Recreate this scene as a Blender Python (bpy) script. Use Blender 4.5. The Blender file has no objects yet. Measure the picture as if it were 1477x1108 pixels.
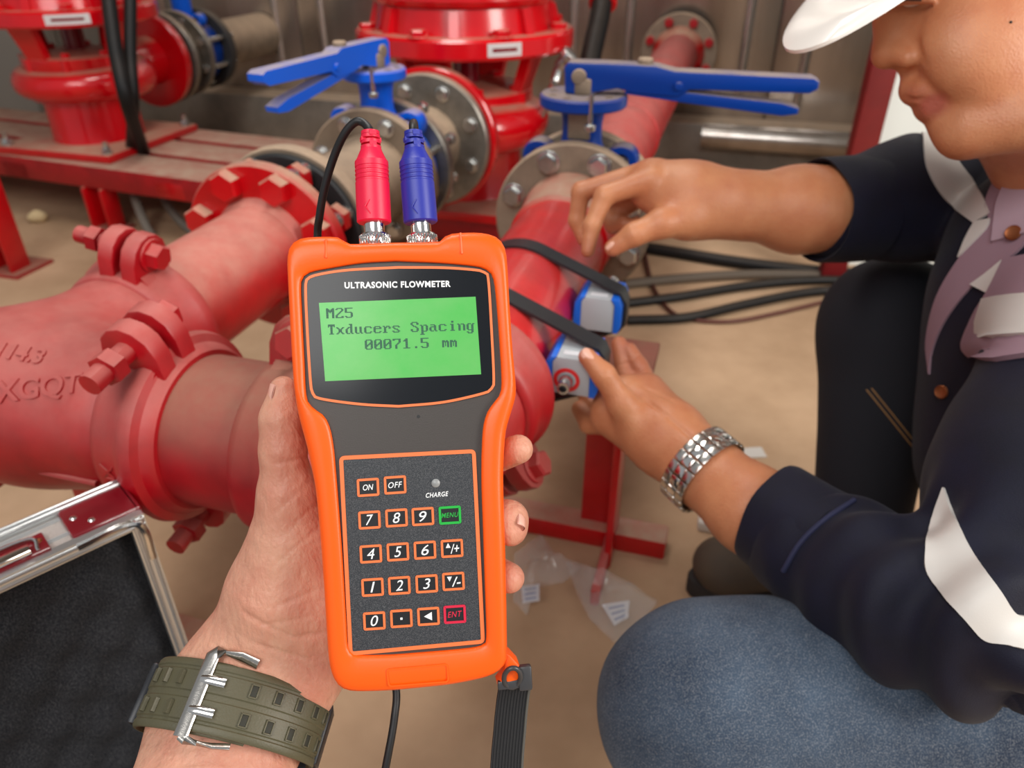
import bpy, bmesh, math, random
import numpy as np
from mathutils import Vector, Matrix, noise
from mathutils.bvhtree import BVHTree

random.seed(7)
SC = bpy.context.scene
COL = SC.collection
V = Vector

# ------------------------------------------------------------------ camera
FPX, CAM_H, PITCH = 1080.0, 0.78, math.radians(32)
_c, _s = math.cos(PITCH), math.sin(PITCH)
CAM = V((0, 0, CAM_H))
FW, RT, UP = V((0, _c, -_s)), V((1, 0, 0)), V((0, _s, _c))
cam = bpy.data.cameras.new('camera')
cam.sensor_width = 36.0
cam.lens = FPX * 36.0 / 1477.0
cam.clip_start, cam.clip_end = 0.01, 50
camo = bpy.data.objects.new('camera', cam)
COL.objects.link(camo)
camo.location = CAM
camo.rotation_euler = (math.pi / 2 - PITCH, 0, 0)
cam.dof.use_dof = True
cam.dof.focus_distance = 0.362
cam.dof.aperture_fstop = 9.5
SC.camera = camo

# ------------------------------------------------------------------ light
wd = bpy.data.worlds.new('world')
SC.world = wd
wd.use_nodes = True
wn = wd.node_tree.nodes
wn['Background'].inputs[0].default_value = (0.93, 0.96, 1.0, 1)
wn['Background'].inputs[1].default_value = 0.36


def area(name, loc, target, size, power, col=(1, 1, 1), size_y=None):
    l = bpy.data.lights.new(name, 'AREA')
    l.energy, l.color, l.size = power, col, size
    if size_y:
        l.shape = 'RECTANGLE'
        l.size_y = size_y
    o = bpy.data.objects.new(name, l)
    COL.objects.link(o)
    o.location = loc
    o.rotation_euler = (V(target) - V(loc)).to_track_quat('-Z', 'Y').to_euler()
    return o


area('skylight_behind', (-0.7, -1.3, 2.5), (0.0, 1.0, 0.2), 1.8, 48, (1.0, 0.98, 0.95), 1.4)
area('doorway_right', (2.1, -0.5, 1.5), (0.4, 0.7, 0.5), 0.9, 58, (1.0, 0.95, 0.88), 1.5)
area('roof_lamp', (-0.3, 1.5, 2.5), (-0.2, 1.7, 0.2), 0.5, 24, (1.0, 0.97, 0.92), 1.3)

SC.view_settings.view_transform = 'Standard'
SC.view_settings.look = 'None'
SC.view_settings.exposure = 0.0
SC.view_settings.gamma = 1.0
SC.view_settings.use_curve_mapping = False


# ------------------------------------------------------------------ picture to place
def ray(x, y):
    return FW + RT * ((x - 738.5) / FPX) + UP * ((554 - y) / FPX)


def P(x, y, d):
    return CAM + ray(x, y) * d


def onz(x, y, z):
    r = ray(x, y)
    return CAM + r * ((z - CAM_H) / r.z)


# ------------------------------------------------------------------ materials
def lin(c):
    return tuple(((v / 255) / 12.92 if v / 255 <= 0.04045 else ((v / 255 + 0.055) / 1.055) ** 2.4) for v in c) + (1,)


def M(name, rgb, rough=0.5, metal=0.0, var=0.0, vscale=8, rgb2=None, bump=0.0, bscale=200, dust=0.0, dustcol=(186, 160, 134),
      coat=0.0, sss=0.0, emit=0.0, alpha=1.0, trans=0.0, stretch=None, spec=0.5, grit=0.0, sheen=0.0, dz=(0.25, 0.85)):
    m = bpy.data.materials.new(name)
    m.use_nodes = True
    nt = m.node_tree
    N, L = nt.nodes, nt.links
    b = N['Principled BSDF']
    b.inputs['Base Color'].default_value = lin(rgb)
    b.inputs['Roughness'].default_value = rough
    b.inputs['Metallic'].default_value = metal
    b.inputs['Coat Weight'].default_value = coat
    b.inputs['Coat Roughness'].default_value = 0.12
    b.inputs['Specular IOR Level'].default_value = spec
    if sheen:
        b.inputs['Sheen Weight'].default_value = sheen
        b.inputs['Sheen Roughness'].default_value = 0.5
    if sss:
        b.inputs['Subsurface Weight'].default_value = sss
        b.inputs['Subsurface Radius'].default_value = (1, 0.35, 0.2)
        b.inputs['Subsurface Scale'].default_value = 0.006
    if alpha < 1:
        b.inputs['Alpha'].default_value = alpha
    if trans:
        b.inputs['Transmission Weight'].default_value = trans
    tc = N.new('ShaderNodeTexCoord')
    vec = tc.outputs['Object']
    if stretch:
        mp = N.new('ShaderNodeMapping')
        mp.inputs['Scale'].default_value = stretch
        L.new(vec, mp.inputs[0])
        vec = mp.outputs[0]
    col = None
    if var or rgb2:
        n = N.new('ShaderNodeTexNoise')
        n.inputs['Scale'].default_value = vscale
        n.inputs['Detail'].default_value = 6
        n.inputs['Roughness'].default_value = 0.62
        L.new(vec, n.inputs['Vector'])
        r = N.new('ShaderNodeMapRange')
        r.inputs[1].default_value, r.inputs[2].default_value = 0.32, 0.68
        L.new(n.outputs['Fac'], r.inputs[0])
        mx = N.new('ShaderNodeMix')
        mx.data_type = 'RGBA'
        c2 = rgb2 if rgb2 else tuple(max(0, v * (1 - var)) for v in rgb)
        mx.inputs[6].default_value = lin(rgb)
        mx.inputs[7].default_value = lin(c2)
        L.new(r.outputs[0], mx.inputs[0])
        col = mx.outputs[2]
    if grit:
        n3 = N.new('ShaderNodeTexNoise')
        n3.inputs['Scale'].default_value = bscale
        n3.inputs['Detail'].default_value = 2
        L.new(tc.outputs['Object'], n3.inputs['Vector'])
        r3 = N.new('ShaderNodeMapRange')
        r3.inputs[1].default_value, r3.inputs[2].default_value = 0.45, 0.8
        r3.inputs[4].default_value = grit
        L.new(n3.outputs['Fac'], r3.inputs[0])
        mx3 = N.new('ShaderNodeMix')
        mx3.data_type = 'RGBA'
        if col:
            L.new(col, mx3.inputs[6])
        else:
            mx3.inputs[6].default_value = lin(rgb)
        mx3.inputs[7].default_value = lin((215, 215, 215))
        L.new(r3.outputs[0], mx3.inputs[0])
        col = mx3.outputs[2]
    if dust:
        g = N.new('ShaderNodeNewGeometry')
        sp = N.new('ShaderNodeSeparateXYZ')
        L.new(g.outputs['Normal'], sp.inputs[0])
        r2 = N.new('ShaderNodeMapRange')
        r2.interpolation_type = 'SMOOTHSTEP'
        r2.inputs[1].default_value, r2.inputs[2].default_value = dz
        r2.inputs[4].default_value = dust
        L.new(sp.outputs['Z'], r2.inputs[0])
        n2 = N.new('ShaderNodeTexNoise')
        n2.inputs['Scale'].default_value = 22
        n2.inputs['Detail'].default_value = 7
        n2.inputs['Roughness'].default_value = 0.7
        L.new(tc.outputs['Object'], n2.inputs['Vector'])
        r4 = N.new('ShaderNodeMapRange')
        r4.inputs[1].default_value, r4.inputs[2].default_value = 0.25, 0.62
        r4.inputs[3].default_value = 0.5
        L.new(n2.outputs['Fac'], r4.inputs[0])
        mu = N.new('ShaderNodeMath')
        mu.operation = 'MULTIPLY'
        L.new(r2.outputs[0], mu.inputs[0])
        L.new(r4.outputs[0], mu.inputs[1])
        mx2 = N.new('ShaderNodeMix')
        mx2.data_type = 'RGBA'
        if col:
            L.new(col, mx2.inputs[6])
        else:
            mx2.inputs[6].default_value = lin(rgb)
        mx2.inputs[7].default_value = lin(dustcol)
        L.new(mu.outputs[0], mx2.inputs[0])
        col = mx2.outputs[2]
        rr = N.new('ShaderNodeMapRange')
        rr.inputs[3].default_value, rr.inputs[4].default_value = rough, 0.85
        L.new(mu.outputs[0], rr.inputs[0])
        L.new(rr.outputs[0], b.inputs['Roughness'])
        if metal:
            rm = N.new('ShaderNodeMapRange')
            rm.inputs[3].default_value, rm.inputs[4].default_value = metal, 0.0
            L.new(mu.outputs[0], rm.inputs[0])
            L.new(rm.outputs[0], b.inputs['Metallic'])
    if col:
        L.new(col, b.inputs['Base Color'])
    if emit:
        b.inputs['Emission Strength'].default_value = emit
        b.inputs['Emission Color'].default_value = lin(rgb)
        if col:
            L.new(col, b.inputs['Emission Color'])
    if bump:
        nb = N.new('ShaderNodeTexNoise')
        nb.inputs['Scale'].default_value = bscale
        nb.inputs['Detail'].default_value = 4
        L.new(vec, nb.inputs['Vector'])
        bp = N.new('ShaderNodeBump')
        bp.inputs['Strength'].default_value = bump
        bp.inputs['Distance'].default_value = 0.002
        L.new(nb.outputs['Fac'], bp.inputs['Height'])
        L.new(bp.outputs[0], b.inputs['Normal'])
    return m


RED = M('red_paint', (203, 6, 18), 0.28, dust=0.86, coat=0.25, var=0.12, vscale=14, bump=0.08, bscale=60)
REDG = M('red_gloss', (214, 4, 20), 0.2, dust=0.75, coat=0.4, var=0.08, vscale=10, dz=(0.72, 0.97))
REDP = M('red_dusty', (184, 6, 24), 0.38, dust=0.52, dustcol=(202, 138, 126), var=0.22, vscale=14, bump=0.16, bscale=70, dz=(-0.15, 1.05))
REDQ = M('red_dust_topped', (200, 8, 24), 0.34, dust=0.78, dustcol=(204, 150, 132), var=0.2, vscale=14, bump=0.14, bscale=70, dz=(-0.05, 0.8))
REDM = M('red_wiped', (212, 6, 22), 0.28, dust=0.2, dustcol=(206, 120, 108), var=0.14, vscale=20, bump=0.12, bscale=60, coat=0.2, dz=(0.2, 1.0))
REDB = M('red_brown', (168, 16, 26), 0.45, dust=0.85, dustcol=(148, 108, 88), var=0.2, vscale=18, bump=0.1, bscale=90, dz=(0.1, 0.95))
MAROON = M('maroon_plastic', (120, 14, 30), 0.2, coat=0.5)
STEEL = M('galvanised_steel', (150, 146, 138), 0.38, 0.75, dust=0.8, var=0.2, vscale=30, dz=(0.3, 0.9))
STEELD = M('dusty_steel', (150, 134, 116), 0.5, 0.35, dust=0.95, var=0.25, vscale=20, dz=(-0.3, 0.7))
ZINC = M('zinc', (205, 205, 202), 0.22, 0.9, var=0.15, vscale=60)
CHROME = M('chrome', (225, 222, 218), 0.12, 1.0)
BRUSH = M('brushed_steel', (196, 192, 186), 0.24, 1.0, bump=0.05, bscale=400)
BLUE = M('blue_enamel', (0, 98, 232), 0.34, coat=0.1, spec=0.3, dust=0.8, dustcol=(196, 176, 150), dz=(0.6, 0.9))
NAVYB = M('dark_blue_enamel', (2, 56, 146), 0.36, spec=0.3, dust=0.85, dustcol=(170, 150, 124), dz=(0.6, 0.95))
BLKR = M('black_rubber', (30, 31, 33), 0.55, bump=0.06, bscale=300)
BLKD = M('dusty_black_rubber', (46, 46, 47), 0.6, dust=0.45, dustcol=(150, 132, 112))
GREYC = M('grey_conduit', (120, 112, 102), 0.6)
FLOORM = M('dusty_concrete', (212, 178, 144), 0.85, rgb2=(154, 122, 90), vscale=1.5, bump=0.3, bscale=40)
TANK = M('stainless_sheet', (212, 206, 200), 0.27, 0.9, rgb2=(164, 152, 142), vscale=2.2, bump=0.04, bscale=4, stretch=(2, 2, 0.25))
TANKB = M('dusty_rail', (150, 142, 132), 0.5, 0.3, dust=0.9, var=0.25, vscale=6)
WHITE = M('white_paint', (226, 232, 228), 0.5)
CEIL = M('ceiling_paint', (150, 145, 138), 0.8)


# ------------------------------------------------------------------ mesh builder
def frame(ax, hint=None):
    ax = V(ax).normalized()
    h = V(hint) if hint is not None else (V((0, 0, 1)) if abs(ax.z) < 0.9 else V((1, 0, 0)))
    b = (h - ax * h.dot(ax)).normalized()
    return ax, b, ax.cross(b)


class MB:
    def __init__(s):
        s.v, s.f = [], []

    def add(s, vs, fs):
        o = len(s.v)
        s.v += [V(p) for p in vs]
        s.f += [tuple(i + o for i in f) for f in fs]
        return s

    def lathe(s, o, ax, prof, n=32, hint=None, closed=False, a0=0, a1=2 * math.pi):
        """prof: (radius, distance along axis)"""
        o = V(o)
        ax, b, c = frame(ax, hint)
        full = abs(a1 - a0 - 2 * math.pi) < 1e-6
        m = n if full else n + 1
        vs, fs = [], []
        for r, t in prof:
            for k in range(m):
                a = a0 + (a1 - a0) * k / n
                vs.append(o + ax * t + (b * math.cos(a) + c * math.sin(a)) * r)
        np_ = len(prof)
        rng = np_ if closed else np_ - 1
        for i in range(rng):
            j = (i + 1) % np_
            for k in range(n):
                l = (k + 1) % m
                fs.append((i * m + k, i * m + l, j * m + l, j * m + k))
        if not closed and full:
            if prof[0][0] > 1e-6:
                fs.append(tuple(range(m))[::-1])
            if prof[-1][0] > 1e-6:
                fs.append(tuple((np_ - 1) * m + k for k in range(m)))
        return s.add(vs, fs)

    def cyl(s, p0, p1, r0, r1=None, n=24, hint=None):
        r1 = r0 if r1 is None else r1
        d = V(p1) - V(p0)
        return s.lathe(p0, d, [(r0, 0), (r1, d.length)], n, hint)

    def rcyl(s, p0, p1, r, bev, n=28, hint=None):
        d = V(p1) - V(p0)
        L = d.length
        pr = [(r - bev, 0)] + [(r - bev + bev * math.sin(a), bev - bev * math.cos(a)) for a in (0.5, 1.0, 1.57)]
        pr += [(r - bev + bev * math.cos(a), L - bev + bev * math.sin(a)) for a in (0, 0.57, 1.07, 1.57)]
        return s.lathe(p0, d, pr, n, hint)

    def tube(s, pts, r, n=12, closed=False, flat=None, up=None, caps=True):
        pts = [V(p) for p in pts]
        m = len(pts)
        rs = r if isinstance(r, (list, tuple)) else [r] * m
        b = None
        vs, fs = [], []
        for i, p in enumerate(pts):
            q0 = pts[i - 1] if (i > 0 or closed) else pts[i]
            q1 = pts[(i + 1) % m] if (i < m - 1 or closed) else pts[i]
            t = (q1 - q0).normalized()
            if up is not None:
                u = up[i] if isinstance(up, list) else V(up)
                b = (u - t * u.dot(t)).normalized()
            elif b is None:
                b = frame(t)[1]
            else:
                b = (b - t * b.dot(t)).normalized()
            c = t.cross(b)
            fb, fc = flat if flat else (1, 1)
            for k in range(n):
                a = 2 * math.pi * k / n
                if flat and len(flat) == 2 and n == 4:
                    a += math.pi / 4
                vs.append(p + (b * math.cos(a) * fb + c * math.sin(a) * fc) * rs[i])
        for i in range(m if closed else m - 1):
            j = (i + 1) % m
            for k in range(n):
                l = (k + 1) % n
                fs.append((i * n + k, i * n + l, j * n + l, j * n + k))
        if not closed and caps:
            fs.append(tuple(range(n))[::-1])
            fs.append(tuple((m - 1) * n + k for k in range(n)))
        return s.add(vs, fs)

    def box(s, c, half, axes=None):
        c = V(c)
        X, Y, Z = [V(a) for a in axes] if axes else (V((1, 0, 0)), V((0, 1, 0)), V((0, 0, 1)))
        vs = [c + X * (half[0] * i) + Y * (half[1] * j) + Z * (half[2] * k) for i in (-1, 1) for j in (-1, 1) for k in (-1, 1)]
        return s.add(vs, [(0, 1, 3, 2), (4, 6, 7, 5), (0, 4, 5, 1), (2, 3, 7, 6), (0, 2, 6, 4), (1, 5, 7, 3)])

    def rbox(s, c, half, axes=None, bev=0.002):
        X, Y, Z = [V(a) for a in axes] if axes else (V((1, 0, 0)), V((0, 1, 0)), V((0, 0, 1)))
        bm = bmesh.new()
        bmesh.ops.create_cube(bm, size=2)
        for v in bm.verts:
            v.co = V((v.co.x * half[0], v.co.y * half[1], v.co.z * half[2]))
        bmesh.ops.bevel(bm, geom=bm.edges[:], offset=bev, segments=2, profile=0.5, affect='EDGES')
        bm.verts.index_update()
        c = V(c)
        s.add([c + X * v.co.x + Y * v.co.y + Z * v.co.z for v in bm.verts], [tuple(v.index for v in f.verts) for f in bm.faces])
        bm.free()
        return s

    def prism(s, poly, o, X, Y, Z, z0, z1, bev=0.0):
        """poly: 2D points counter-clockwise in X,Y, extruded z0..z1 along Z; bev rounds the top"""
        o, X, Y, Z = V(o), V(X), V(Y), V(Z)
        n = len(poly)
        cx = sum(p[0] for p in poly) / n
        cy = sum(p[1] for p in poly) / n
        lv = [(0, z0)]
        if bev:
            lv += [(0, z1 - bev), (bev * 0.3, z1 - bev * 0.3), (bev, z1)]
        else:
            lv += [(0, z1)]
        vs, fs = [], []
        for ins, z in lv:
            pl = inset(poly, ins) if ins else poly
            vs += [o + X * p[0] + Y * p[1] + Z * z for p in pl]
        for i in range(len(lv) - 1):
            for k in range(n):
                l = (k + 1) % n
                fs.append((i * n + k, i * n + l, (i + 1) * n + l, (i + 1) * n + k))
        fs.append(tuple(range(n))[::-1])
        fs.append(tuple((len(lv) - 1) * n + k for k in range(n)))
        return s.add(vs, fs)

    def ring2d(s, outer, inner, o, X, Y, Z, z0, z1):
        o, X, Y, Z = V(o), V(X), V(Y), V(Z)
        n = len(outer)
        vs = [o + X * p[0] + Y * p[1] + Z * z for pl, z in ((inner, z0), (inner, z1), (outer, z1), (outer, z0)) for p in pl]
        fs = []
        for i in range(3):
            for k in range(n):
                l = (k + 1) % n
                fs.append((i * n + k, i * n + l, (i + 1) * n + l, (i + 1) * n + k))
        return s.add(vs, fs)

    def sphere(s, c, r, n=16, sc=(1, 1, 1), axes=None):
        c = V(c)
        X, Y, Z = [V(a) for a in axes] if axes else (V((1, 0, 0)), V((0, 1, 0)), V((0, 0, 1)))
        vs = [c - Z * r * sc[2]]
        h = n // 2
        for i in range(1, h):
            t = -math.pi / 2 + math.pi * i / h
            for k in range(n):
                a = 2 * math.pi * k / n
                vs.append(c + X * (r * sc[0] * math.cos(t) * math.cos(a)) + Y * (r * sc[1] * math.cos(t) * math.sin(a)) + Z * (r * sc[2] * math.sin(t)))
        vs.append(c + Z * r * sc[2])
        fs = [(0, 1 + (k + 1) % n, 1 + k) for k in range(n)]
        for i in range(h - 2):
            for k in range(n):
                l = (k + 1) % n
                fs.append((1 + i * n + k, 1 + i * n + l, 1 + (i + 1) * n + l, 1 + (i + 1) * n + k))
        b = 1 + (h - 2) * n
        fs += [(b + k, b + (k + 1) % n, len(vs) - 1) for k in range(n)]
        return s.add(vs, fs)

    def mesh(s, name, org=V((0, 0, 0)), smooth=38, fix=True):
        me = bpy.data.meshes.new(name)
        me.from_pydata([tuple(v - org) for v in s.v], [], s.f)
        if fix:
            bm = bmesh.new()
            bm.from_mesh(me)
            bmesh.ops.recalc_face_normals(bm, faces=bm.faces[:])
            bm.to_mesh(me)
            bm.free()
        finish(me, smooth)
        return me

    def build(s, name, mat, root=None, parent=None, smooth=38, local=False, fix=True):
        org = V((0, 0, 0)) if (root is None or local) else ORG[root.name]
        me = s.mesh(name, org, smooth, fix)
        me.materials.append(mat)
        o = bpy.data.objects.new(name, me)
        COL.objects.link(o)
        p = parent if parent is not None else root
        if p is not None:
            o.parent = p
        return o


def finish(me, smooth):
    me.polygons.foreach_set('use_smooth', [True] * len(me.polygons))
    if smooth and smooth < 180:
        me.set_sharp_from_angle(angle=math.radians(smooth))
    me.update()


def inset(poly, d):
    n = len(poly)
    out = []
    for i in range(n):
        a, b, c = V(poly[i - 1]).to_2d(), V(poly[i]).to_2d(), V(poly[(i + 1) % n]).to_2d()
        e1, e2 = (b - a), (c - b)
        if e1.length < 1e-9 or e2.length < 1e-9:
            out.append((b.x, b.y))
            continue
        n1 = V((-e1.y, e1.x)).normalized()
        n2 = V((-e2.y, e2.x)).normalized()
        m = (n1 + n2)
        m = m.normalized() if m.length > 1e-6 else n1
        k = d / max(0.4, m.dot(n1))
        out.append((b.x + m.x * k, b.y + m.y * k))
    return out


ORG = {}


def thing(name, label, cat, loc, group=None):
    o = bpy.data.objects.new(name, None)
    o.empty_display_size = 0.02
    COL.objects.link(o)
    o.location = loc
    ORG[o.name] = V(loc)
    tag(o, label, cat, group)
    return o


def tag(o, label, cat, group=None):
    o['label'], o['category'] = label, cat
    if group:
        o['group'] = group
    return o


def solo(name, mb, mat, label, cat, group=None, smooth=38):
    lo = V([min(v[i] for v in mb.v) for i in range(3)])
    hi = V([max(v[i] for v in mb.v) for i in range(3)])
    org = V(((lo.x + hi.x) / 2, (lo.y + hi.y) / 2, lo.z))
    me = mb.mesh(name, org, smooth)
    me.materials.append(mat)
    o = bpy.data.objects.new(name, me)
    COL.objects.link(o)
    o.location = org
    return tag(o, label, cat, group)


def struct(name, mb, mat, parent=None, smooth=38):
    o = mb.build(name, mat, None, parent, smooth)
    if parent is None:
        o['kind'] = 'structure'
    return o


def place(name, me, root, pos, ax, hint=None, mat=None, parent=None):
    """a part that shares mesh data me (modelled along +Z)"""
    o = bpy.data.objects.new(name, me)
    COL.objects.link(o)
    a, b, c = frame(ax, hint)
    m = Matrix((b, c, a)).transposed().to_4x4()
    m.translation = V(pos) - ORG[root.name]
    o.parent = parent if parent is not None else root
    o.matrix_local = m
    return o


def catmull(pts, k=8, closed=False):
    pts = [V(p) for p in pts]
    n = len(pts)
    out = []
    for i in range(n if closed else n - 1):
        p0 = pts[(i - 1) % n] if (closed or i > 0) else pts[0] * 2 - pts[1]
        p1, p2 = pts[i], pts[(i + 1) % n]
        p3 = pts[(i + 2) % n] if (closed or i + 2 < n) else p2 * 2 - p1
        for j in range(k):
            t = j / k
            out.append(0.5 * ((2 * p1) + (p2 - p0) * t + (2 * p0 - 5 * p1 + 4 * p2 - p3) * t * t + (3 * p1 - p0 - 3 * p2 + p3) * t ** 3))
    if not closed:
        out.append(pts[-1])
    return out


def bolt_mesh(name, mat, r, h, shank=0.0, sr=None, nut=True, tip=0.008, washer=True):
    """hex head above z=0, shank and nut below"""
    mb = MB()
    z = 0
    if washer:
        mb.rcyl((0, 0, 0), (0, 0, h * 0.22), r * 1.25, h * 0.08, 18)
        z = h * 0.2
    mb.lathe((0, 0, z), (0, 0, 1), [(r, 0), (r, h * 0.8), (r * 0.86, h), (0, h)], 6)
    if shank:
        sr = sr or r * 0.55
        mb.cyl((0, 0, 0), (0, 0, -shank - tip - h), sr, n=12)
        if nut:
            mb.lathe((0, 0, -shank), (0, 0, -1), [(0, 0), (r, 0), (r, h), (r * 0.8, h * 1.05), (0, h * 1.05)], 6)
    me = mb.mesh(name, smooth=30)
    me.materials.append(mat)
    return me


# ------------------------------------------------------------------ smooth bodies: blended distance fields meshed by surface nets
def graded(lo, hi, f0, f1, hf, hc):
    """grid line positions, fine between f0 and f1"""
    a = np.arange(lo, f0, hc)
    b = np.arange(f0, f1, hf)
    return np.concatenate([a[:-1] if len(a) > 1 else a[:0], b, np.arange(f1, hi + hc, hc)])


class Field:
    def __init__(s, lo, hi, h, ax=None):
        s.h = h
        s.ax = ax if ax is not None else [lo[i] + np.arange(int(math.ceil((hi[i] - lo[i]) / h)) + 1) * h for i in range(3)]
        s.n = np.array([len(a) for a in s.ax])
        s.f = np.full(s.n, 0.5, np.float32)

    def sub(s, lo, hi):
        a = [max(0, int(np.searchsorted(s.ax[i], lo[i])) - 1) for i in range(3)]
        b = [min(int(s.n[i]), int(np.searchsorted(s.ax[i], hi[i])) + 2) for i in range(3)]
        if any(b[i] <= a[i] for i in range(3)):
            return None
        sl = tuple(slice(a[i], b[i]) for i in range(3))
        g = [s.ax[i][a[i]:b[i]].astype(np.float32) for i in range(3)]
        return sl, g[0][:, None, None], g[1][None, :, None], g[2][None, None, :]

    def put(s, sl, d, k, mode):
        f = s.f[sl]
        d = d.astype(np.float32)
        if mode == 'add':
            h = np.maximum(k - np.abs(f - d), 0) / k
            s.f[sl] = np.minimum(f, d) - h * h * k * 0.25
        else:
            d = -d
            h = np.maximum(k - np.abs(f - d), 0) / k
            s.f[sl] = np.maximum(f, d) + h * h * k * 0.25

    def cone(s, a, b, ra, rb, k=0.006, flat=None, mode='add'):
        a, b = np.array(a, float), np.array(b, float)
        m = max(ra, rb) * (max(1, flat[1]) if flat else 1) + k + 3 * s.h
        q = s.sub(np.minimum(a, b) - m, np.maximum(a, b) + m)
        if q is None:
            return s
        sl, X, Y, Z = q
        ab = b - a
        px, py, pz = X - a[0], Y - a[1], Z - a[2]
        t = np.clip((px * ab[0] + py * ab[1] + pz * ab[2]) / max(1e-12, ab @ ab), 0, 1)
        px, py, pz = px - ab[0] * t, py - ab[1] * t, pz - ab[2] * t
        if flat:
            ax = np.array(V(flat[0]).normalized())
            w = (px * ax[0] + py * ax[1] + pz * ax[2]) * (1 / flat[1] - 1)
            px, py, pz = px + ax[0] * w, py + ax[1] * w, pz + ax[2] * w
        d = np.sqrt(px * px + py * py + pz * pz) - (ra + (rb - ra) * t)
        if flat:
            d = d * min(1, flat[1])
        s.put(sl, d, k, mode)
        return s

    def chain(s, pts, rs, k=0.006, flat=None):
        for i in range(len(pts) - 1):
            s.cone(pts[i], pts[i + 1], rs[i], rs[i + 1], k, flat)
        return s

    def ell(s, c, r, axes, k=0.006, mode='add'):
        c = np.array(c, float)
        m = max(r) + k + 3 * s.h
        q = s.sub(c - m, c + m)
        if q is None:
            return s
        sl, X, Y, Z = q
        px, py, pz = X - c[0], Y - c[1], Z - c[2]
        k0 = k1 = 0
        for i in range(3):
            ax = V(axes[i]).normalized()
            w = (px * ax[0] + py * ax[1] + pz * ax[2]) / r[i]
            k0 = k0 + w * w
            k1 = k1 + (w / r[i]) ** 2
        k0, k1 = np.sqrt(k0), np.sqrt(k1)
        s.put(sl, k0 * (k0 - 1) / np.maximum(k1, 1e-9), k, mode)
        return s

    def nets(s):
        f = s.f
        neg = f < 0
        nx, ny, nz = s.n
        c = np.zeros((nx - 1, ny - 1, nz - 1), np.uint8)
        for i in (0, 1):
            for j in (0, 1):
                for k in (0, 1):
                    c += neg[i:nx - 1 + i, j:ny - 1 + j, k:nz - 1 + k]
        act = np.argwhere((c > 0) & (c < 8))
        idx = np.full(c.shape, -1, np.int32)
        idx[tuple(act.T)] = np.arange(len(act))
        acc = np.zeros((len(act), 3))
        cnt = np.zeros(len(act))
        cor = [(i, j, k) for i in (0, 1) for j in (0, 1) for k in (0, 1)]
        for p in cor:
            for ax in range(3):
                if p[ax]:
                    continue
                q = list(p)
                q[ax] = 1
                A = f[act[:, 0] + p[0], act[:, 1] + p[1], act[:, 2] + p[2]]
                B = f[act[:, 0] + q[0], act[:, 1] + q[1], act[:, 2] + q[2]]
                mk = (A < 0) != (B < 0)
                t = np.where(mk, A / np.where(mk, A - B, 1), 0)
                pt = np.tile(np.array(p, float), (len(act), 1))
                pt[:, ax] = t
                acc += pt * mk[:, None]
                cnt += mk
        fr = acc / cnt[:, None]
        vs = np.stack([s.ax[i][act[:, i]] + fr[:, i] * (s.ax[i][act[:, i] + 1] - s.ax[i][act[:, i]]) for i in range(3)], 1)
        faces = []
        for ax in range(3):
            o1, o2 = (ax + 1) % 3, (ax + 2) % 3
            sa = [slice(None)] * 3
            sb = [slice(None)] * 3
            sa[ax], sb[ax] = slice(0, -1), slice(1, None)
            A, B = neg[tuple(sa)], neg[tuple(sb)]
            e = np.argwhere(A != B)
            ok = (e[:, o1] > 0) & (e[:, o2] > 0) & (e[:, o1] < s.n[o1] - 1) & (e[:, o2] < s.n[o2] - 1)
            e = e[ok]
            fl = A[tuple(e.T)]

            def g(d1, d2):
                q = e.copy()
                q[:, o1] += d1
                q[:, o2] += d2
                return idx[tuple(q.T)]
            Q = np.stack([g(-1, -1), g(0, -1), g(0, 0), g(-1, 0)], 1)
            Q = np.where(fl[:, None], Q, Q[:, ::-1])
            faces.append(Q)
        return vs, np.concatenate(faces)


def net_object(name, fields, mat, root=None, parent=None, relax=2, disp=None, org=None):
    vs, fs, off = [], [], 0
    for F in fields:
        v, f = F.nets()
        # relax along the surface a little to take out the stair-steps
        for _ in range(relax):
            acc = np.zeros_like(v)
            cn = np.zeros(len(v))
            for a, b in ((0, 1), (1, 2), (2, 3), (3, 0)):
                np.add.at(acc, f[:, a], v[f[:, b]])
                np.add.at(acc, f[:, b], v[f[:, a]])
                np.add.at(cn, f[:, a], 1)
                np.add.at(cn, f[:, b], 1)
            v = v * 0.45 + 0.55 * acc / np.maximum(cn, 1)[:, None]
        vs.append(v)
        fs.append(f + off)
        off += len(v)
    v = np.concatenate(vs)
    f = np.concatenate(fs)
    if disp is not None:
        n = np.zeros_like(v)
        fn = np.cross(v[f[:, 2]] - v[f[:, 0]], v[f[:, 3]] - v[f[:, 1]])
        for k in range(4):
            np.add.at(n, f[:, k], fn)
        n /= np.maximum(np.linalg.norm(n, axis=1), 1e-12)[:, None]
        v = v + n * disp(v)[:, None]
    o0 = np.array(org if org is not None else (ORG[root.name] if root is not None else (0, 0, 0)))
    me = bpy.data.meshes.new(name)
    me.vertices.add(len(v))
    me.vertices.foreach_set('co', (v - o0).astype(np.float32).ravel())
    me.loops.add(len(f) * 4)
    me.loops.foreach_set('vertex_index', f.astype(np.int32).ravel())
    me.polygons.add(len(f))
    me.polygons.foreach_set('loop_start', np.arange(len(f), dtype=np.int32) * 4)
    me.update(calc_edges=True)
    me.validate()
    finish(me, 0)
    me.materials.append(mat)
    o = bpy.data.objects.new(name, me)
    COL.objects.link(o)
    p = parent if parent is not None else root
    if p is not None:
        o.parent = p
    return o, v, f


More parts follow.
